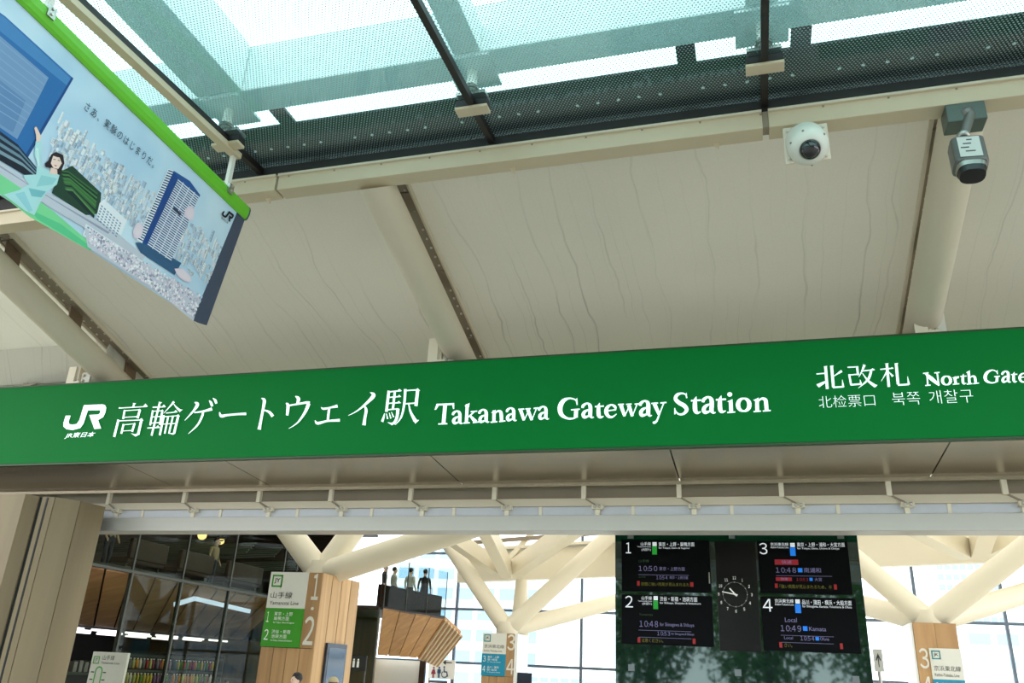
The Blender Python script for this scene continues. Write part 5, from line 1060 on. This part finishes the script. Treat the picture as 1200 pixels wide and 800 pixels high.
def picto(px, py, mt, skirt):
    c = at(px, py, RY-.01); m = MB(); m.lathe((c.x, RY-.012, c.z+.17), (0, -1, 0), [(.045, 0), (.045, .004)], 12); y = RY-.014
    if skirt: m.prism([(c.x-.05, y, c.z+.11), (c.x+.05, y, c.z+.11), (c.x+.11, y, c.z-.08), (c.x-.11, y, c.z-.08)], (0, .006, 0))
    else: m.box((c.x-.08, y, c.z-.06), (c.x+.08, y+.006, c.z+.11))
    m.box((c.x-.045, y, c.z-.24), (c.x-.008, y+.006, c.z-.06)); m.box((c.x+.008, y, c.z-.24), (c.x+.045, y+.006, c.z-.06)); return m
picto(508, 787, None, True).build('woman_figure', mat('picto_red', (150, 50, 66), .5), rs); picto(514.5, 787, None, False).build('man_figure', mat('picto_blue', (50, 80, 120), .5), rs)
c = at(521, 787, RY-.01); m = MB(); y = RY-.014; m.lathe((c.x-.03, y, c.z+.19), (0, -1, 0), [(.04, 0), (.04, .004)], 12); m.bar((c.x-.03, y, c.z+.13), (c.x-.02, y, c.z-.02), .006, .05, up=(1, 0, 0)); m.bar((c.x-.02, y, c.z-.0), (c.x+.11, y, c.z-.0), .006, .045); m.bar((c.x+.10, y, c.z), (c.x+.15, y, c.z-.18), .006, .045, up=(1, 0, 0))
for k in range(12): a_ = 2.2+k*.38; m.bar((c.x+.13*math.cos(a_), y, c.z-.10+.13*math.sin(a_)), (c.x+.13*math.cos(a_+.4), y, c.z-.10+.13*math.sin(a_+.4)), .006, .03, up=(math.cos(a_), 0, math.sin(a_)))
m.build('wheelchair_figure', mat('picto_blue', (50, 80, 120), .5), rs)
c = at(524, 776, RY-.01); m = MB(); m.box((c.x-.12, y, c.z-.02), (c.x+.22, y+.006, c.z+.02)); m.prism([(c.x-.2, y, c.z), (c.x-.06, y, c.z+.1), (c.x-.06, y, c.z-.1)], (0, .006, 0)); m.build('arrow', inkb, rs)
MB().box((a.x+.05, RY-.01, at(510, 797, RY).z-.1), (b.x-.3, RY, at(510, 797, RY).z)).build('name_strip', mat('strip_dark', (70, 60, 56), .5), rs)
p = at(424, 776, 20.5); t = thing('direction_plate', (p.x, 20.5, p.z-.2), 'small black direction plate with white figures beside the oak column', 'sign'); MB().box((p.x-.32, 20.5, p.z-.2), (p.x+.12, 20.55, p.z+.16)).build('plate', shopd, t)
m = MB()
for k, dx in enumerate((-.22, -.1)): m.lathe((p.x+dx, 20.495, p.z+.06), (0, -1, 0), [(.025, 0), (.025, .003)], 10); m.box((p.x+dx-.03, 20.49, p.z-.12), (p.x+dx+.03, 20.494, p.z+.03))
m.build('plate_figures', inkw, t); MB().box((p.x+.08, 20.5, 0), (p.x+.12, 20.54, p.z-.2)).build('post', fm, t)

# ================================================================== PEOPLE
def person(loc, yaw, h, top, bottom, hair, label, group=None, seated=False, cap=None, pose=0):
    """one continuous skinned body with head, arms and legs; hair (or cap) and eyes are parts"""
    s = h/1.72; ca, sa = math.cos(yaw), math.sin(yaw)
    J = {'pel': (0, 0, .93), 'bel': (0, .01, 1.08), 'che': (0, .0, 1.28), 'nek': (0, -.01, 1.46), 'jaw': (0, .035, 1.55), 'hed': (0, .02, 1.63), 'crn': (0, .0, 1.685)}
    R = {'pel': (.15, .11), 'bel': (.135, .10), 'che': (.165, .115), 'nek': (.052, .055), 'jaw': (.06, .075), 'hed': (.078, .095), 'crn': (.055, .07)}
    E_ = [('pel', 'bel'), ('bel', 'che'), ('che', 'nek'), ('nek', 'jaw'), ('jaw', 'hed'), ('hed', 'crn')]
    J['nos'] = (0, .125, 1.605); R['nos'] = (.012, .014); E_.append(('hed', 'nos'))
    for sd_, n in ((-1, 'l'), (1, 'r')):
        J['ear'+n] = (sd_*.088, .0, 1.605); R['ear'+n] = (.012, .022); E_.append(('hed', 'ear'+n))
        el = (.235, -.02, 1.12) if not pose else (.24, .10, 1.12); ha = (.25, .08, .92) if not pose else (.12, .30, 1.16)
        for k_, p_, r_ in (('sho', (.185, -.01, 1.39), (.062, .06)), ('elb', el, (.043, .043)), ('wri', ha, (.028, .03)), ('han', (ha[0]*.98, ha[1]+.05, ha[2]-.07), (.036, .018)), ('fin', (ha[0]*.97, ha[1]+.08, ha[2]-.14), (.026, .010))): J[k_+n] = (sd_*p_[0], p_[1], p_[2]); R[k_+n] = r_
        E_ += [('che', 'sho'+n), ('sho'+n, 'elb'+n), ('elb'+n, 'wri'+n), ('wri'+n, 'han'+n), ('han'+n, 'fin'+n)]
        J['thu'+n] = (sd_*ha[0]*.86, ha[1]+.07, ha[2]-.06); R['thu'+n] = (.010, .010); E_.append(('han'+n, 'thu'+n))
        lg = (('hip', (.09, 0, .86), (.095, .10)), ('kne', (.10, .02, .49), (.062, .065)), ('ank', (.10, -.01, .09), (.042, .045)), ('toe', (.11, .15, .04), (.04, .03)))
        for k_, p_, r_ in lg: J[k_+n] = (sd_*p_[0], p_[1], p_[2]); R[k_+n] = r_
        E_ += [('pel', 'hip'+n), ('hip'+n, 'kne'+n), ('kne'+n, 'ank'+n), ('ank'+n, 'toe'+n)]
    names = list(J); me = bpy.data.meshes.new('body'); me.from_pydata([Vector(J[n_])*s for n_ in names], [(names.index(a_), names.index(b_)) for a_, b_ in E_], [])
    o = bpy.data.objects.new('body', me); COL.objects.link(o); sk = o.modifiers.new('skin', 'SKIN'); sk.use_smooth_shade = True
    for i, n_ in enumerate(names): v = me.skin_vertices[0].data[i]; v.radius = (R[n_][0]*s, R[n_][1]*s); v.use_root = n_ == 'pel'
    o.modifiers.new('sub', 'SUBSURF').levels = 1; o.modifiers['sub'].render_levels = 1
    dg = bpy.context.evaluated_depsgraph_get(); dg.update(); bm_ = bpy.data.meshes.new_from_object(o.evaluated_get(dg)); bpy.data.objects.remove(o)
    for mt in (top, bottom, mat('skin', (222, 184, 160), .5), mat('shoe', (40, 38, 40), .5)): bm_.materials.append(mt)
    for p_ in bm_.polygons:
        c_ = p_.center/s; k_ = 0
        if c_.z > 1.475: k_ = 2
        elif c_.z < .09: k_ = 3
        elif abs(c_.x) > .19 and c_.z < 1.0 and not pose: k_ = 2
        elif pose and c_.y > .24 and c_.z > 1: k_ = 2
        elif c_.z < .98: k_ = 1
        p_.material_index = k_
    t = thing('person', loc, label, 'person', group); b_ = bpy.data.objects.new('body', bm_); COL.objects.link(b_); b_.parent = t; ORG[b_.name] = Vector(loc)
    t.rotation_euler = (0, 0, yaw)
    ORG[t.name] = Vector((0, 0, 0)); m = MB(); hd = Vector((0, .015, 1.635))*s
    if cap is None:
        m.ball(hd+Vector((0, -.018, .022))*s, Vector((.093, .108, .098))*s, 18, 12)
        m.v = [Vector((v.x, min(v.y, (.062*s if v.z > 1.655*s else .035*s)), max(v.z, 1.54*s))) for v in m.v]; m.build('hair', hair, t)
    else:
        m.ball(hd+Vector((0, -.01, .03))*s, Vector((.098, .112, .09))*s, 18, 12); m.v = [Vector((v.x, v.y, max(v.z, 1.655*s))) for v in m.v]; m.build('cap', cap, t)
        MB().box(Vector((-.07, .08, 1.652))*s, Vector((.07, .19, 1.664))*s).build('cap_brim', cap, t)
        m = MB(); m.ball(hd+Vector((0, -.03, -.02))*s, Vector((.09, .095, .085))*s, 16, 10); m.v = [Vector((v.x, min(v.y, .02*s), min(v.z, 1.66*s))) for v in m.v]; m.build('hair', hair, t)
    for sx in (-1, 1): MB().ball(Vector((sx*.032, .103, 1.622))*s, .009*s, 8, 6).build('eye', inkb, t)
    return t
hb = mat('hair_black', (26, 22, 22), .5); hbr = mat('hair_brown', (58, 42, 34), .5); navy = mat('cloth_navy', (44, 50, 66), .8); grey = mat('cloth_grey', (104, 104, 104), .8); whc = mat('cloth_white', (214, 212, 206), .8); tan = mat('cloth_tan', (176, 156, 124), .8); blk = mat('cloth_black', (34, 34, 36), .8)
p = at(348.5, 789.5, 12.6); person((p.x, p.y, 0), 2.6, p.z, navy, blk, hb, 'dark-haired person whose head shows below the green line sign', 'passers-by')
p = at(391, 795.5, 12.9); person((p.x, p.y, 0), .4, p.z+.01, grey, blk, hbr, 'person in a beige cap in front of the notice screen', 'passers-by', cap=mat('cap_beige', (178, 164, 128), .8))
p = atx(266, 797, -17.4); person((p.x, p.y, 0), -1.2, p.z, blk, navy, hb, 'dark-haired shopper behind the shop glass', 'passers-by')
pp = [(452, 668, 1.1, blk, hbr, 'person in dark clothes on the balcony, at the left end by the glass post'), (463, 671, 1.0, whc, hb, 'person in white on the balcony, second from the left'), (482, 672, .9, whc, hb, 'person in pale top on the balcony, second from right'), (499, 672, 1.0, blk, hb, 'person in dark top standing at the right end of the balcony')]
for i, (px, py, dep, cl, hr, l) in enumerate(pp):
    f0 = (px-449)/(521-449); b_ = e1.lerp(e2, f0)+en*(dep+.2); q = atp(px, py-6, b_, en); person((q.x, q.y, ZM+.06), -1.3+.5*i, max(1.5, min(1.85, q.z-ZM-.06)), cl, blk, hr, l, 'people on the balcony')
for px, yy_, l in ((127, 17.4, 'dim figure behind the mezzanine glass beside the wooden pillar'), (253, 23.6, 'dim figure below the pendant lamps on the mezzanine')):
    q = atp(px, 640, (FX-.9, 0, 0), (1, 0, 0)); person((q.x, q.y, ZM+.04), -1.57, 1.55, tan, navy, hb, l, 'people on the mezzanine')

# ================================================================== TREES of the square behind the photographer (mirrored in the dark board)
leaf = mat('leaf_green', (78, 124, 40), .6, var=.35, scale=2.0); bark = mat('bark', (84, 66, 50), .8, var=.2)
def tree(x, y, h, seed, label):
    r_ = random.Random(seed); t = thing('tree', (x, y, 0), label, 'tree', 'trees on the square')
    m = MB(); m.tube((x, y, 0), (x+.1, y, h*.55), .2, .12, 12)
    for k in range(5): a_ = k*1.3; m.tube((x+.06, y, h*(.25+.06*k)), (x+1.3*math.cos(a_), y+1.3*math.sin(a_), h*(.5+.07*k)), .07, .03, 8)
    m.build('trunk', bark, t); m = MB()
    for k in range(2600):
        while True:
            d_ = Vector((r_.uniform(-1, 1), r_.uniform(-1, 1), r_.uniform(-1, 1)))
            if .25 < d_.length < 1: break
        c_ = Vector((x+d_.x*h*.32, y+d_.y*h*.30, h*.56+d_.z*h*.44)); u_ = Vector((r_.gauss(0, 1), r_.gauss(0, 1), r_.gauss(0, 1))).normalized(); v_ = u_.orthogonal().normalized(); s_ = r_.uniform(.10, .22)
        m.poly([c_-u_*s_, c_+v_*s_*.55, c_+u_*s_, c_-v_*s_*.55])
    o = m.build('foliage', leaf, t, fix=False); o['kind'] = 'stuff'
TL = ('first', 'second', 'third', 'fourth', 'fifth', 'sixth', 'seventh', 'eighth')
for i in range(8): tree(-21+i*5.3, -13-(i % 2)*2.6, 7.0+(i % 3)*.9, 20+i, TL[i]+' leafy tree of the row mirrored in the dark board')
for i in range(7): tree(-21+i*6.6, -24.5-(i % 2)*2.2, 9.5+(i % 3)*.8, 60+i, TL[i]+' tall leafy tree of the rear row mirrored in the dark board')
